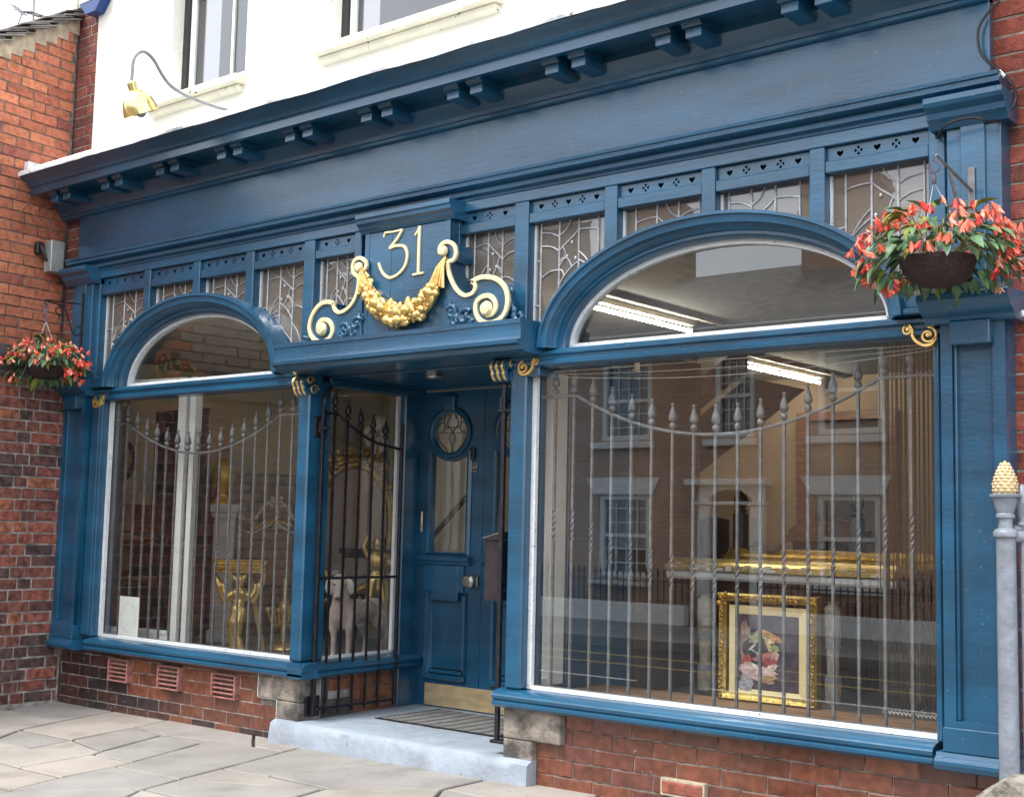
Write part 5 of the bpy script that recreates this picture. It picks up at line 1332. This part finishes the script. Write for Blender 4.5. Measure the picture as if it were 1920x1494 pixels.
ringmirror('ornate_mirror','tall oval mirror in an ornate carved gilt frame behind the iron gate window',(-2.72,2.35,1.36),38,.34,.55,.08,.13,150,2)
# gilt candelabrum and leaning plank
m=MB().tube([(-2.42,1.35,FZ),(-2.42,1.35,.95)],.02,8).ball((-2.42,1.35,.72),.05,(1,1,1.3))
for k in range(6):
    a=k*PI/3; m.tube([(-2.42,1.35,.6),(-2.42+.09*math.cos(a),1.35+.09*math.sin(a),.58),(-2.42+.13*math.cos(a),1.35+.13*math.sin(a),.70)],.010,6).ball((-2.42+.13*math.cos(a),1.35+.13*math.sin(a),.71),.022,seg=7,ring=5)
m.lathe([(.12,FZ),(.11,FZ+.03),(.03,FZ+.06)],(-2.42,1.35,0),12)
tag(obj('candelabrum',m,GOLD,None,60),'small gilt candelabrum on the floor near the corner post of the left window','candelabrum')
tag(obj('timber_offcut',put(MB().box(-.018,.018,-.01,.01,0,.62),L47((-2.42,1.15,FZ),40)@Matrix.Rotation(math.radians(-12),4,'Y')),WOODL),'narrow pale timber batten leaning behind the console table','batten')
# gilt figurine + mantel
t=thing('mantelpiece','dark brown carved mantelpiece with beaded shelf behind the dog','mantelpiece',(-2.55,2.75,FZ))
mM=L47((-2.5,2.62,FZ),38)
obj('shelf',put(MB().box(-.45,.45,-.12,.12,.74,.78,.005).box(-.42,.42,-.09,.12,.70,.739,.004),mM),WOODD,t)
m=MB()
for i in range(24): m.ball((-.40+i*.035,-.10,.72),.010,seg=6,ring=4)
obj('beading',put(m,mM),GOLDD,t)
obj('frieze',put(MB().box(-.40,.40,-.06,.12,.50,.699,.004),mM),WOODR,t)
obj('leg',put(MB().box(-.40,-.30,-.06,.12,0,.499,.006),mM),WOODD,t); obj('leg',put(MB().box(.30,.40,-.06,.12,0,.499,.006),mM),WOODD,t)
obj('panel',put(MB().box(-.29,.29,.05,.07,0,.499),mM),mat('cream_panel',(.34,.30,.22),.8),t)
f=MB(); f.ball((0,0,.72),.045,(1,1,1.2),9,7).ball((0,0,.56),.09,(1,.7,1.3),10,8).ball((0,0,.42),.075,(1.1,.8,1.2),10,8).tube([(-.03,0,.40),(-.06,-.02,.2),(-.05,0,0)],[.06,.045,.03],8).tube([(.03,0,.40),(.07,-.03,.24),(.05,0,0)],[.06,.045,.03],8).tube([(.08,0,.6),(.14,-.02,.5),(.10,-.05,.42)],[.03,.025,.02],8).tube([(-.08,0,.6),(-.12,0,.68),(-.08,-.01,.78)],[.03,.025,.018],8)
me=remesh(put(f,L47((-2.30,2.25,FZ+.12),45)),.009,'figure',2); me.materials.append(GOLD)
tag(obj('gilt_statue',me,None),'shiny gilt standing figure just behind the head of the dog','statue')
# left room partition beyond the lobby glass
tag(obj('wooden_screen',put(MB().box(-.7,.7,0,.03,0,1.25,.004).box(-.72,-.66,-.02,.05,0,1.72,.004).box(.3,.9,-.02,-.005,.0,1.70,.004),L47((-3.0,3.0,FZ),38)),WOODR),'red brown wooden screen behind the ornate gilt mirror','screen')

# ---------------------------------------------------------------- dog
dM=Matrix.Translation((-1.455,1.07,FZ))@Matrix.Rotation(math.radians(14),4,'Z')@Matrix.Scale(1.03,4)
b=MB()
# local: front = -y ; body runs +y
b.ball((0,.03,.33),.108,(1.05,1.1,1.12),12,9)       # chest
b.ball((.0,.17,.335),.088,(.95,1.4,1.05),12,9)
b.ball((.01,.29,.345),.078,(.95,1.5,1.0),12,9)       # loin
b.ball((.01,.40,.345),.082,(1.0,1.1,1.05),12,9)     # rump
b.tube([(0,0,.36),(0,-.02,.42),(.0,-.035,.48),(0,-.04,.53)],[.092,.070,.056,.050],10)
for s in (-1,1):
    b.tube([(s*.072,.0,.34),(s*.072,-.012,.24),(s*.062,-.005,.17),(s*.062,-.008,.05),(s*.064,-.018,.02)],[.050,.036,.023,.020,.022],8)
    b.ball((s*.065,-.032,.016),.024,(1,1.4,.7),8,6)
    b.tube([(s*.055,.40,.33),(s*.07,.38,.23),(s*.07,.415,.165),(s*.068,.435,.13),(s*.066,.415,.05),(s*.066,.40,.02)],[.062,.046,.026,.020,.018,.020],8)
    b.ball((s*.066,.38,.016),.023,(1,1.4,.7),8,6)
b.tube([(.01,.47,.37),(.02,.54,.33),(.03,.56,.25)],[.022,.014,.006],6)
# head, turned to the viewer
HM=Matrix.Translation((0,-.05,.555))@Matrix.Rotation(math.radians(26),4,'Z')@Matrix.Rotation(math.radians(36),4,'X')
h=MB(); h.ball((0,.0,.0),.056,(1.0,1.1,.98),12,9); h.tube([(0,-.03,-.006),(0,-.075,-.022),(0,-.125,-.036)],[.046,.036,.030],10); h.ball((0,-.128,-.036),.030,(1,.7,.95),10,7); h.ball((0,-.105,-.058),.026,(1,1.2,.6),8,6)
for s in (-1,1): h.ball((s*.027,-.042,.022),.016,(1,1,.7),8,6); h.ball((s*.018,-.115,-.052),.018,(.9,1.3,.9),8,6)
put(h,HM); b.add(h.v,h.f)
me=remesh(put(b,dM),.0075,'body',4); me.materials.append(FUR)
dg_=thing('dog','grey brown weimaraner dog standing behind the gate window looking out','dog',(-1.46,1.12,FZ))
obj('body',me,None,dg_)
for s in (-1,1):
    e=MB(); 
    e.ball((s*.058,.0,.012),.022,(.5,.9,1),8,6)
    e.tube([(s*.050,.0,.030),(s*.066,-.008,.005),(s*.074,-.016,-.035),(s*.072,-.022,-.075),(s*.066,-.024,-.10)],[.020,.030,.034,.030,.012],8,flat=.32)
    em=remesh(put(put(e,HM),dM),.005,'ear',2); em.materials.append(FURL); obj('ear',em,None,dg_)
    obj('eye',put(put(MB().ball((s*.028,-.056,.018),.0085,seg=10,ring=7).ball((s*.028,-.061,.018),.0048,seg=8,ring=6),HM),dM),EYEM,dg_,60)
obj('nose',put(put(MB().ball((0,-.149,-.028),.0155,(1.1,.7,.8),10,7),HM),dM),NOSE,dg_,60)

# ---------------------------------------------------------------- right room
t=thing('work_table','long workbench with white edge holding old gilt picture frames','table',(1.6,1.8,FZ))
obj('table_top',MB().box(1.0,2.55,1.50,2.25,1.095,1.15,.015),WHITE,t)
obj('apron',MB().box(1.1,2.5,1.62,2.2,1.0,1.104),WOODD,t)
for x,y in ((1.22,1.68),(2.08,1.70),(1.22,2.15),(2.4,2.15)):
    l=obj('leg',MB().lathe([(.045,0),(.05,.12),(.035,.16),(.04,.30),(.034,.34),(.048,.36),(.05,.56),(.03,.58),(.04,.60)],(x,y,FZ),10),mat('wrapping_paper',(.62,.53,.43),.8,noise_amt=.2,nscale=20,bump=.6),t,40)
    obj('tape_band',MB().lathe([(.047,0),(.049,.03),(.047,.06)],(x,y,FZ+.10),10).lathe([(.044,.0),(.044,.035)],(x,y,FZ+.32),10),mat('grey_tape',(.40,.43,.47),.4),l)
r=random.Random(8)
fm=thing('unframed_picture','chipped old gilt picture frame lying flat on the workbench','picture frame',(1.7,1.75,1.16))
prof=[(0,0),(.0,.03),(.02,.035),(.035,.05),(.055,.052),(.06,.07),(.085,.075),(.10,.06),(.12,.06),(.12,0)]
obj('front_rail',MB().extr([(1.48+a,1.152+b) for a,b in prof],.88,2.55),GOLD,fm,20)
obj('side_rail',MB().box(2.50,2.62,1.61,2.2,1.152,1.20,.01),GOLDD,fm); obj('side_rail',MB().box(.86,.97,1.61,2.2,1.152,1.20,.01),GOLDD,fm)
m=MB()
for k in range(26):
    x=.92+k*.062+r.uniform(-.01,.01); m.box(x,x+r.uniform(.02,.055),1.474,1.485,1.153+r.choice((0,.022)),1.170+r.choice((.0,.012)),.002)
    if k%2: m.box(x,x+.04,1.50,1.53,1.187,1.194)
obj('bare_gesso',m,WHITE,fm)
fm=thing('unframed_picture','second gilt frame with carved crest lying behind the chipped one','picture frame',(1.9,2.1,1.2))
obj('front_rail',MB().extr([(1.85+a,1.2+b*1.2) for a,b in prof],1.25,3.1),GOLDD,fm,20)
m=MB()
for k in range(12): m.ball((1.52+.02*k-.1,1.88,1.30+.02*math.sin(k*.6)),.02,(1.2,.6,1),6,4)
obj('crest',m,WOODD,fm)
# framed picture
pf=thing('framed_painting','painting of a still life in a wide gilt frame standing on the display board','painting',(2.2,.72,.5))
x0,x1,z0,z1=1.893,2.470,.499,1.065
FY=.70
m=MB()
def frame_ring(x0,x1,z0,z1,prof):
    return MB().sweep([(x0,z0),(x0,z1),(x1,z1),(x1,z0)],prof,True)
obj('outer_frame',frame_ring(x0+.0,x1-.0,z0,z1,[(0,FY+.04),(0,FY-.01),(-.014,FY-.022),(-.03,FY-.016),(-.045,FY-.004),(-.06,FY+.0),(-.062,FY+.04)]),mat('olive_gilding',(.52,.38,.12),.38,metal=.7,col2=(.34,.22,.05),nscale=30,bump=.4,bscale=70),pf,30)
m=MB(); r=random.Random(3)
for (ax,az,bx_,bz) in ((x0,z0,x0,z1),(x0,z1,x1,z1),(x1,z1,x1,z0)):
    for k in range(34):
        t_=k/33; x=ax+(bx_-ax)*t_; z=az+(bz-az)*t_; x=min(max(x,x0+.02),x1-.02); z=min(max(z,z0+.02),z1-.02)
        m.ball((x+r.uniform(-.01,.01),FY-.02,z+r.uniform(-.01,.01)),r.uniform(.007,.012),(1,.6,1),6,4)
for cx_,cz_ in ((x0+.03,z1-.03),(x1-.03,z1-.03)):
    for k in range(10): m.ball((cx_+r.uniform(-.03,.03),FY-.024,cz_+r.uniform(-.03,.03)),r.uniform(.009,.015),(1,.6,1),6,4)
obj('carved_leaves',m,GOLDD,pf,60)
obj('slip',frame_ring(x0+.0625,x1-.0625,z0+.02,z1-.0625,[(0,FY+.03),(0,FY-.003),(-.066,FY+.012),(-.066,FY+.03)]),mat('flat_gold_slip',(.80,.67,.36),.5,metal=.05,noise_amt=.04),pf)
def picmat():
    m=bpy.data.materials.new('painted_canvas'); m.use_nodes=True; t=m.node_tree; N=t.nodes.new; L=t.links.new; b=t.nodes['Principled BSDF']; b.inputs['Roughness'].default_value=.5
    g=N('ShaderNodeNewGeometry'); nz=N('ShaderNodeTexNoise'); nz.inputs['Scale'].default_value=14; nz.inputs['Detail'].default_value=3
    L(g.outputs['Position'],nz.inputs[0]); cr=N('ShaderNodeValToRGB'); e=cr.color_ramp.elements
    e[0].color=(.04,.03,.045,1); e[0].position=.4; e[1].color=(.13,.09,.12,1); e[1].position=.7; L(nz.outputs['Fac'],cr.inputs[0]); L(cr.outputs[0],b.inputs['Base Color']); return m
PX0,PX1,PZ0,PZ1=2.008,2.352,.532,.950
cv=obj('canvas',MB().box(PX0-.01,PX1+.01,FY+.016,FY+.022,PZ0-.01,PZ1+.01),picmat(),pf)
def blot(u,v,a,b_,rot,col,k):
    cx_=PX0+(PX1-PX0)*u; cz_=PZ1-(PZ1-PZ0)*v; rr=random.Random(k); pts=[]
    for i in range(18):
        t=2*PI*i/18; q=1+rr.uniform(-.22,.22); x=a*q*math.cos(t); z=b_*q*math.sin(t)
        pts.append((cx_+x*math.cos(rot)-z*math.sin(rot),cz_+x*math.sin(rot)+z*math.cos(rot)))
    obj('painted_shape',MB().poly(pts,FY+.0155-.00035*k,FY+.0158-.00035*k+.0001),mat('pigment_%s'%('_'.join('%03d'%int(c*999) for c in col)),col,.55,noise_amt=.35,nscale=45),cv)
BL=[(.10,.35,.03,.12,0,(.28,.20,.18)),(.35,.42,.10,.085,0,(.03,.035,.045)),(.30,.26,.05,.03,.4,(.30,.33,.20)),(.55,.24,.075,.018,-.3,(.50,.28,.12)),(.52,.30,.03,.012,-.4,(.62,.50,.30)),(.50,.36,.012,.035,.5,(.55,.42,.22)),(.60,.39,.03,.022,0,(.24,.27,.12)),(.44,.50,.075,.022,.3,(.33,.14,.14)),(.55,.56,.05,.028,.4,(.33,.07,.09)),(.62,.48,.025,.02,0,(.52,.36,.30)),(.22,.40,.03,.006,.7,(.45,.45,.45)),(.28,.45,.035,.006,-.4,(.40,.40,.42)),(.14,.58,.03,.04,.3,(.35,.08,.06)),(.35,.68,.11,.030,-.2,(.56,.42,.40)),(.28,.74,.10,.028,-.25,(.50,.36,.38)),(.55,.64,.045,.016,.5,(.60,.52,.46)),(.30,.64,.05,.008,-.5,(.66,.60,.58)),(.50,.78,.05,.018,.2,(.30,.20,.10)),(.12,.88,.045,.055,.15,(.32,.32,.38))]
for i,bb in enumerate(BL): blot(*bb,i+1)
# cardboard tube
t=thing('cardboard_tube','upright wrapped cardboard tube with yellow tape near the left edge of the right window','tube',(.12,1.8,FZ))
obj('tube',MB().lathe([(.05,0),(.05,.72),(.045,.73)],(.35,1.65,FZ),14),mat('grey_cardboard',(.36,.32,.29),.8),t,40)
obj('tape',MB().lathe([(.0515,.10),(.0515,.15)],(.35,1.65,FZ),14).lathe([(.0515,.56),(.0515,.61)],(.35,1.65,FZ),14),mat('yellow_tape',(.50,.32,.04),.4),t,40)
# staircase
t=thing('staircase','red brown wooden staircase with turned balusters rising to the right','staircase',(-.2,3.1,1.5))
m=MB(); m.add([(-.95,3.0,1.45),(.75,3.0,2.60),(.75,3.0,2.80),(-.95,3.0,1.72),(-.95,3.05,1.45),(.75,3.05,2.60),(.75,3.05,2.80),(-.95,3.05,1.72)],[(0,1,2,3),(7,6,5,4),(0,4,5,1),(1,5,6,2),(2,6,7,3),(3,7,4,0)])
obj('stringer',m,WOODR,t)
obj('soffit',MB().add([(-.95,3.051,1.40),(.75,3.051,2.55),(.75,4.0,2.55),(-.95,4.0,1.40)],[(0,1,2,3)]).box(-1.0,-.96,3.0,4.0,FZ,1.5),WOODD,t)
for i in range(10):
    x=-.86+i*.13; z=1.72+(x+.95)*.635; obj('baluster',MB().lathe([(.016,0),(.016,.08),(.024,.14),(.012,.22),(.02,.4),(.014,.6),(.014,min(.75,2.79-z))],(x,3.02,z),8),WOODR,t,50)
obj('handrail',MB().add([(-.95,2.99,2.30),(-.2,2.99,2.77),(-.1,2.99,2.79),(-.95,2.99,2.36),(-.95,3.05,2.30),(-.2,3.05,2.77),(-.1,3.05,2.79),(-.95,3.05,2.36)],[(0,1,2,3),(7,6,5,4),(0,4,5,1),(1,5,6,2),(2,6,7,3),(3,7,4,0)]),WOODR,t)
obj('newel_post',MB().box(-1.0,-.90,2.95,3.05,FZ,2.45,.006).ball((-.95,3.0,2.5),.06),WOODD,t)
# back wall doorway
t=thing('doorway','dark doorway with orange brown architrave in the back wall','doorway',(.6,5.1,FZ))
obj('architrave',MB().box(.08,.18,5.15,5.199,FZ,2.48,.005).box(.92,1.02,5.15,5.199,FZ,2.48,.005).box(.181,.919,5.15,5.199,2.40,2.48,.005),WOODR,t)
obj('opening',MB().box(.181,.919,5.18,5.197,FZ,2.40),WALLD,t)
t=thing('newel_with_finial','dark turned newel post with pointed finial in the middle of the right room','post',(1.95,2.3,FZ))
obj('post',MB().box(1.92,2.0,2.26,2.34,FZ,1.50,.005).lathe([(.03,1.50),(.045,1.52),(.03,1.54),(.05,1.58),(.045,1.62),(.015,1.66),(0,1.68)],(1.96,2.3,0),12),WOODD,t,50)
t=thing('newel_with_finial','dark turned post with pointed finial left of the red brown pediment','post',(1.12,2.3,FZ))
obj('post',MB().box(1.08,1.16,2.26,2.34,FZ,1.52,.005).lathe([(.03,1.52),(.045,1.54),(.03,1.56),(.05,1.59),(.045,1.63),(.015,1.66),(0,1.68)],(1.12,2.3,0),12),WOODD,t,50)
t=thing('broken_pediment','red brown broken pediment cabinet top behind the gilt frames','pediment',(1.65,2.5,1.2))
obj('pediment',MB().poly([(1.40,1.38),(1.95,1.38),(1.95,1.42),(1.74,1.50),(1.70,1.47),(1.62,1.47),(1.58,1.52),(1.40,1.42)],2.45,2.55),WOODR,t)
obj('cornice',MB().box(1.36,1.99,2.44,2.56,1.34,1.379,.005),WOODR,t)
obj('mirror_panel',MB().box(1.42,1.93,2.47,2.50,1.16,1.339),MIRR,t); obj('plinth',MB().box(1.36,1.99,2.44,2.56,FZ,1.159,.005),WOODD,t)
# books/red box on side
t=thing('music_cabinet','red brown upright cabinet of old spines against the buff wall','cabinet',(.5,2.8,FZ))
obj('carcase',MB().box(.28,.72,2.75,3.0,FZ,1.22,.006),WOODD,t)
for i in range(8): obj('spine',MB().box(.33+i*.042,.368+i*.042,2.76,2.95,1.222,1.50-.01*(i%3),.004),(WOODR,WOODD,mat('red_cloth_spine',(.35,.05,.03),.7))[i%3],t)
# gilt baroque strip
t=thing('gilt_mirror_side','tall gilt baroque carved frame leaning at the left edge of the right window','picture frame',(.66,1.0,.5))
m=MB()
m.tube([(.66+.03*math.sin(z*9),1.0,z) for z in [.42+i*.04 for i in range(32)]],[.022+.012*abs(math.sin(i*.9)) for i in range(32)],8)
m.tube([(x,1.0,z) for x,z in smooth_path([(.62,1.35),(.68,1.42),(.74,1.38),(.75,1.48),(.72,1.60),(.66,1.68),(.60,1.64),(.58,1.52),(.60,1.40)],5)],.022,8)
for k in range(30): m.ball((.66+random.Random(k).uniform(-.05,.05),.985,.5+k*.038),.018,(1,.6,1.5),6,4,Matrix.Rotation(k,3,'Y'))
obj('carving',m,GOLDD,t,60)
# string curtain
t=thing('string_curtain','curtain of dark brown strings hanging at the right end of the right window','curtain',(3.2,.3,.56))
for i in range(27):
    x=2.985+i*.0145; 
    obj('string',MB().tube([(x,.30+.012*(i%3),2.36),(x+.004*math.sin(i*2.2),.30+.012*(i%3),.60)],.0036,4),mat('dark_string',(.02,.012,.009),.8),t)
obj('frayed_ends',MB().tube([(2.99+i*.0095,.30+.01*(-1)**i,.575+.016*(i%2)) for i in range(40)],.005,5),WPL,t)
obj('curtain_rail',MB().tube([(2.96,.30,2.365),(3.40,.30,2.365)],.009,6),WOODD,t)
m=MB()
for k in range(3):
    m.tube([(1.15+2.2*i/20,.10,2.248-.012*k-.05*k*math.sin(PI*i/20)**1.0*.55) for i in range(21)],.0016,4)
tag(obj('hanging_wires',m,WPL),'thin pale wires sagging across the top of the right window','wires')
# door curtain and handrail seen through the door glass
t=tag(obj('door_curtain',MB().box(-1.72,1.0,1.95,1.96,.3,2.45),CURT),'pale buff pleated drape behind the glass of the entrance door','curtain')
tag(obj('stair_handrail',MB().tube([(-1.45,1.85,1.18),(-.85,1.85,1.72)],.02,8),WOODD,None,50),'dark sloping handrail seen through the glass of the entrance door','handrail')
# hallway lining behind the door
struct('hallway_wall',MB().box(1.0,1.04,1.17,1.9,.17,2.5),WALLD)

# ================================================================ OPPOSITE TERRACE (seen in the reflections)
def oppbrick():
    m=bpy.data.materials.new('terrace_brick'); m.use_nodes=True; t=m.node_tree; N=t.nodes.new; L=t.links.new; b=t.nodes['Principled BSDF']; b.inputs['Roughness'].default_value=.85
    g=N('ShaderNodeNewGeometry'); s=N('ShaderNodeSeparateXYZ'); c=N('ShaderNodeCombineXYZ'); L(g.outputs['Position'],s.inputs[0]); L(s.outputs[0],c.inputs[0]); L(s.outputs[2],c.inputs[1])
    br=N('ShaderNodeTexBrick'); br.inputs['Scale'].default_value=1; br.inputs['Brick Width'].default_value=.235; br.inputs['Row Height'].default_value=.08; br.inputs['Mortar Size'].default_value=.008
    br.inputs['Color1'].default_value=(.46,.29,.20,1); br.inputs['Color2'].default_value=(.54,.35,.24,1); br.inputs['Mortar'].default_value=(.30,.22,.17,1)
    L(c.outputs[0],br.inputs['Vector']); L(br.outputs['Color'],b.inputs['Base Color']); return m
OB=oppbrick(); WF=WHITE
oh2=thing('tall_house','taller brown brick house further down the street, reflected in the leaded lights','house',(-18,-12,0))
me=plate([(-34,-.2),(-8.9,-.2),(-8.9,6.2),(-34,6.2)],[[(x,z),(x+1.0,z),(x+1.0,z+1.5),(x,z+1.5)] for x in (-11.0,-13.8,-17,-20.5,-24) for z in (1.0,4.0)],-11.85,-11.31,'wall')
obj('wall',me,OB,oh2)
for x in (-11.0,-13.8,-17,-20.5,-24):
    for z in (1.0,4.0): obj('window',MB().box(x,x+.08,-11.5,-11.42,z,z+1.5).box(x+.92,x+1,-11.5,-11.42,z,z+1.5).box(x+.08,x+.92,-11.5,-11.42,z+.7,z+.78).box(x-.1,x+1.1,-11.4,-11.2,z-.12,z-.02),WHITE,oh2)
obj('roof',MB().add([(-34,-11.0,6.15),(-8.7,-11.0,6.15),(-8.7,-14,7.3),(-34,-14,7.3),(-8.7,-14,6.1),(-8.7,-11.0,6.0)],[(0,1,2,3),(1,5,4,2)]),SLATE,oh2)
obj('gable',MB().box(-8.95,-8.90,-14,-11.86,-.2,6.15),OB,oh2)
oh=thing('terrace_house','brown brick terrace house across the street with white sash windows, reflected in the glass','house',(-4,-12,0))
def hole(a,b,c,d): return [(a,c),(b,c),(b,d),(a,d)]
ow=[(-6.56,-5.59,2.80,4.05),(-4.48,-3.79,2.80,4.05),(-2.79,-1.80,2.80,4.05),(-6.58,-5.60,.66,1.95),(-2.80,-1.85,.70,1.95),(-10.6,-9.6,2.8,4.05),(-10.6,-9.6,.66,1.95),(1.4,2.4,2.8,4.05),(1.4,2.4,.66,1.95),(-8.6,-7.9,2.8,4.05)]
ow=[x for x in ow if x[0]>-8.4]
me=plate([(-8.89,-.2),(7,-.2),(7,4.45),(-8.89,4.45)],[hole(*x) for x in ow]+[hole(-4.55,-3.72,0,2.0)],-11.55,-11.3,'wall')
obj('wall',me,OB,oh)
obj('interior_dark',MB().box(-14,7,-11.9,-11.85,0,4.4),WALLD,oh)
for (a,b,c,d) in ow:
    m=MB().box(a,a+.09,-11.42,-11.33,c,d).box(b-.09,b,-11.42,-11.33,c,d).box(a+.09,b-.09,-11.42,-11.33,c,c+.08).box(a+.09,b-.09,-11.42,-11.33,d-.08,d).box(a+.09,b-.09,-11.44,-11.36,(c+d)/2-.025,(c+d)/2+.03)
    if a not in (-2.79,-2.80):
        for k in (1,2,3): x=a+.09+(b-a-.18)*k/4; m.box(x-.008,x+.008,-11.42,-11.38,c+.08,d-.08)
        for f_ in (.17,.34,.66,.83): z=c+(d-c)*f_; m.box(a+.09,b-.09,-11.419,-11.381,z-.008,z+.008)
    w=obj('window',m,WF,oh)
    obj('pane',MB().box(a+.05,b-.05,-11.41,-11.405,c+.05,d-.05),GLASSU,w)
    obj('sill',MB().box(a-.14,b+.06,-11.40,-11.20,c-.13,c-.03,.01),WF,w)
    if c<1: obj('lintel',MB().poly([(a-.24,d+.26),(b+.18,d+.26),(b+.05,d+.0),(a-.08,d+.0)],-11.34,-11.27),WF,w)
d_=obj('door_surround',MB().box(-4.68,-4.47,-11.42,-11.18,0,1.78,.01).box(-3.80,-3.58,-11.42,-11.18,0,1.78,.01).box(-4.72,-3.54,-11.42,-11.16,1.79,1.84,.01).box(-4.84,-3.50,-11.4,-11.05,2.08,2.17,.01),WF,oh)
obj('fanlight_arch',plate([(-4.69,1.841),(-3.57,1.841),(-3.57,2.079),(-4.69,2.079)],[[(-4.13+.36*math.cos(PI*i/16),1.845+.18*math.sin(PI*i/16)) for i in range(17)]],-11.25,-11.20),WF,d_)
obj('door_panel',MB().box(-4.469,-3.801,-11.44,-11.40,0,1.78,.01),WOODD,d_)
# roof
m=MB(); m.add([(-8.88,-10.95,4.42),(7,-10.95,4.42),(7,-14.2,5.95),(-8.88,-14.2,5.95),(-8.88,-10.95,4.36),(7,-10.95,4.36),(7,-14.2,5.85),(-8.88,-14.2,5.85)],[(0,1,2,3),(7,6,5,4),(0,4,5,1),(1,5,6,2),(2,6,7,3),(3,7,4,0)])
rf=obj('roof',m,SLATE,oh)
m=MB(); r=random.Random(2)
for j in range(15):
    y=-11.0-.21*j; z=4.43+.0985*j
    for i in range(44): 
        x=-8.86+i*.36+(.18 if j%2 else 0); dz=r.uniform(.0,.012)
        m.add([(x,y,z+dz),(x+.35,y,z+dz),(x+.35,y-.24,z+.111),(x,y-.24,z+.111),(x,y,z-.01),(x+.35,y,z-.01)],[(0,1,2,3),(4,5,1,0)])
s_=obj('slates',m,SLATE,rf); s_['kind']='stuff'
obj('gutter',MB().tube([(-8.88,-10.9,4.36),(7,-10.9,4.36)],.06,6),mat('white_gutter',(.5,.5,.48),.5),rf)
obj('chimney',MB().box(-8.1,-6.82,-14.6,-13.9,5.6,7.3,.01).box(-8.15,-6.70,-14.65,-13.85,6.55,6.68,.01),OB,rf)
obj('chimney',MB().box(-4.25,-2.9,-14.4,-13.7,5.4,7.2,.01).box(-4.3,-2.85,-14.45,-13.65,6.95,7.05,.01),OB,rf)
obj('chimney_pot',MB().lathe([(.12,7.3),(.10,7.7),(.13,7.72)],(-7.7,-14.25,0),10).lathe([(.12,7.3),(.10,7.7),(.13,7.72)],(-7.2,-14.25,0),10),TERRA,rf)
# plinth wall and railings opposite
pw=tag(obj('plinth_wall',MB().box(-14,-4.7,-11.0,-10.85,0,.30,.01).box(-3.5,6,-11.0,-10.85,0,.30,.01),WF),'low white painted plinth wall of the terrace across the street','wall')
rr=thing('black_railing','black spearhead railings on the white plinth across the street','railing',(-6,-10.92,.3))
obj('rail',MB().box(-14,-4.7,-10.935,-10.915,.62,.64).box(-3.5,5,-10.935,-10.915,.62,.64),IRON,rr)
base=None
bmsh=MB().tube([(0,0,.0),(0,0,.42)],.011,5).lathe([(.011,.42),(.024,.45),(.012,.50),(0,.56)],seg=6).mesh('bar'); bmsh.materials.append(IRON)
for i in range(150):
    x=-11.5+i*.105
    if -4.65<x<-3.55 or x>3.8: continue
    o=bpy.data.objects.new('bar',bmsh); C.objects.link(o); o.parent=rr; o.matrix_basis=PINV(rr)@Matrix.Translation((x,-10.925,.30))
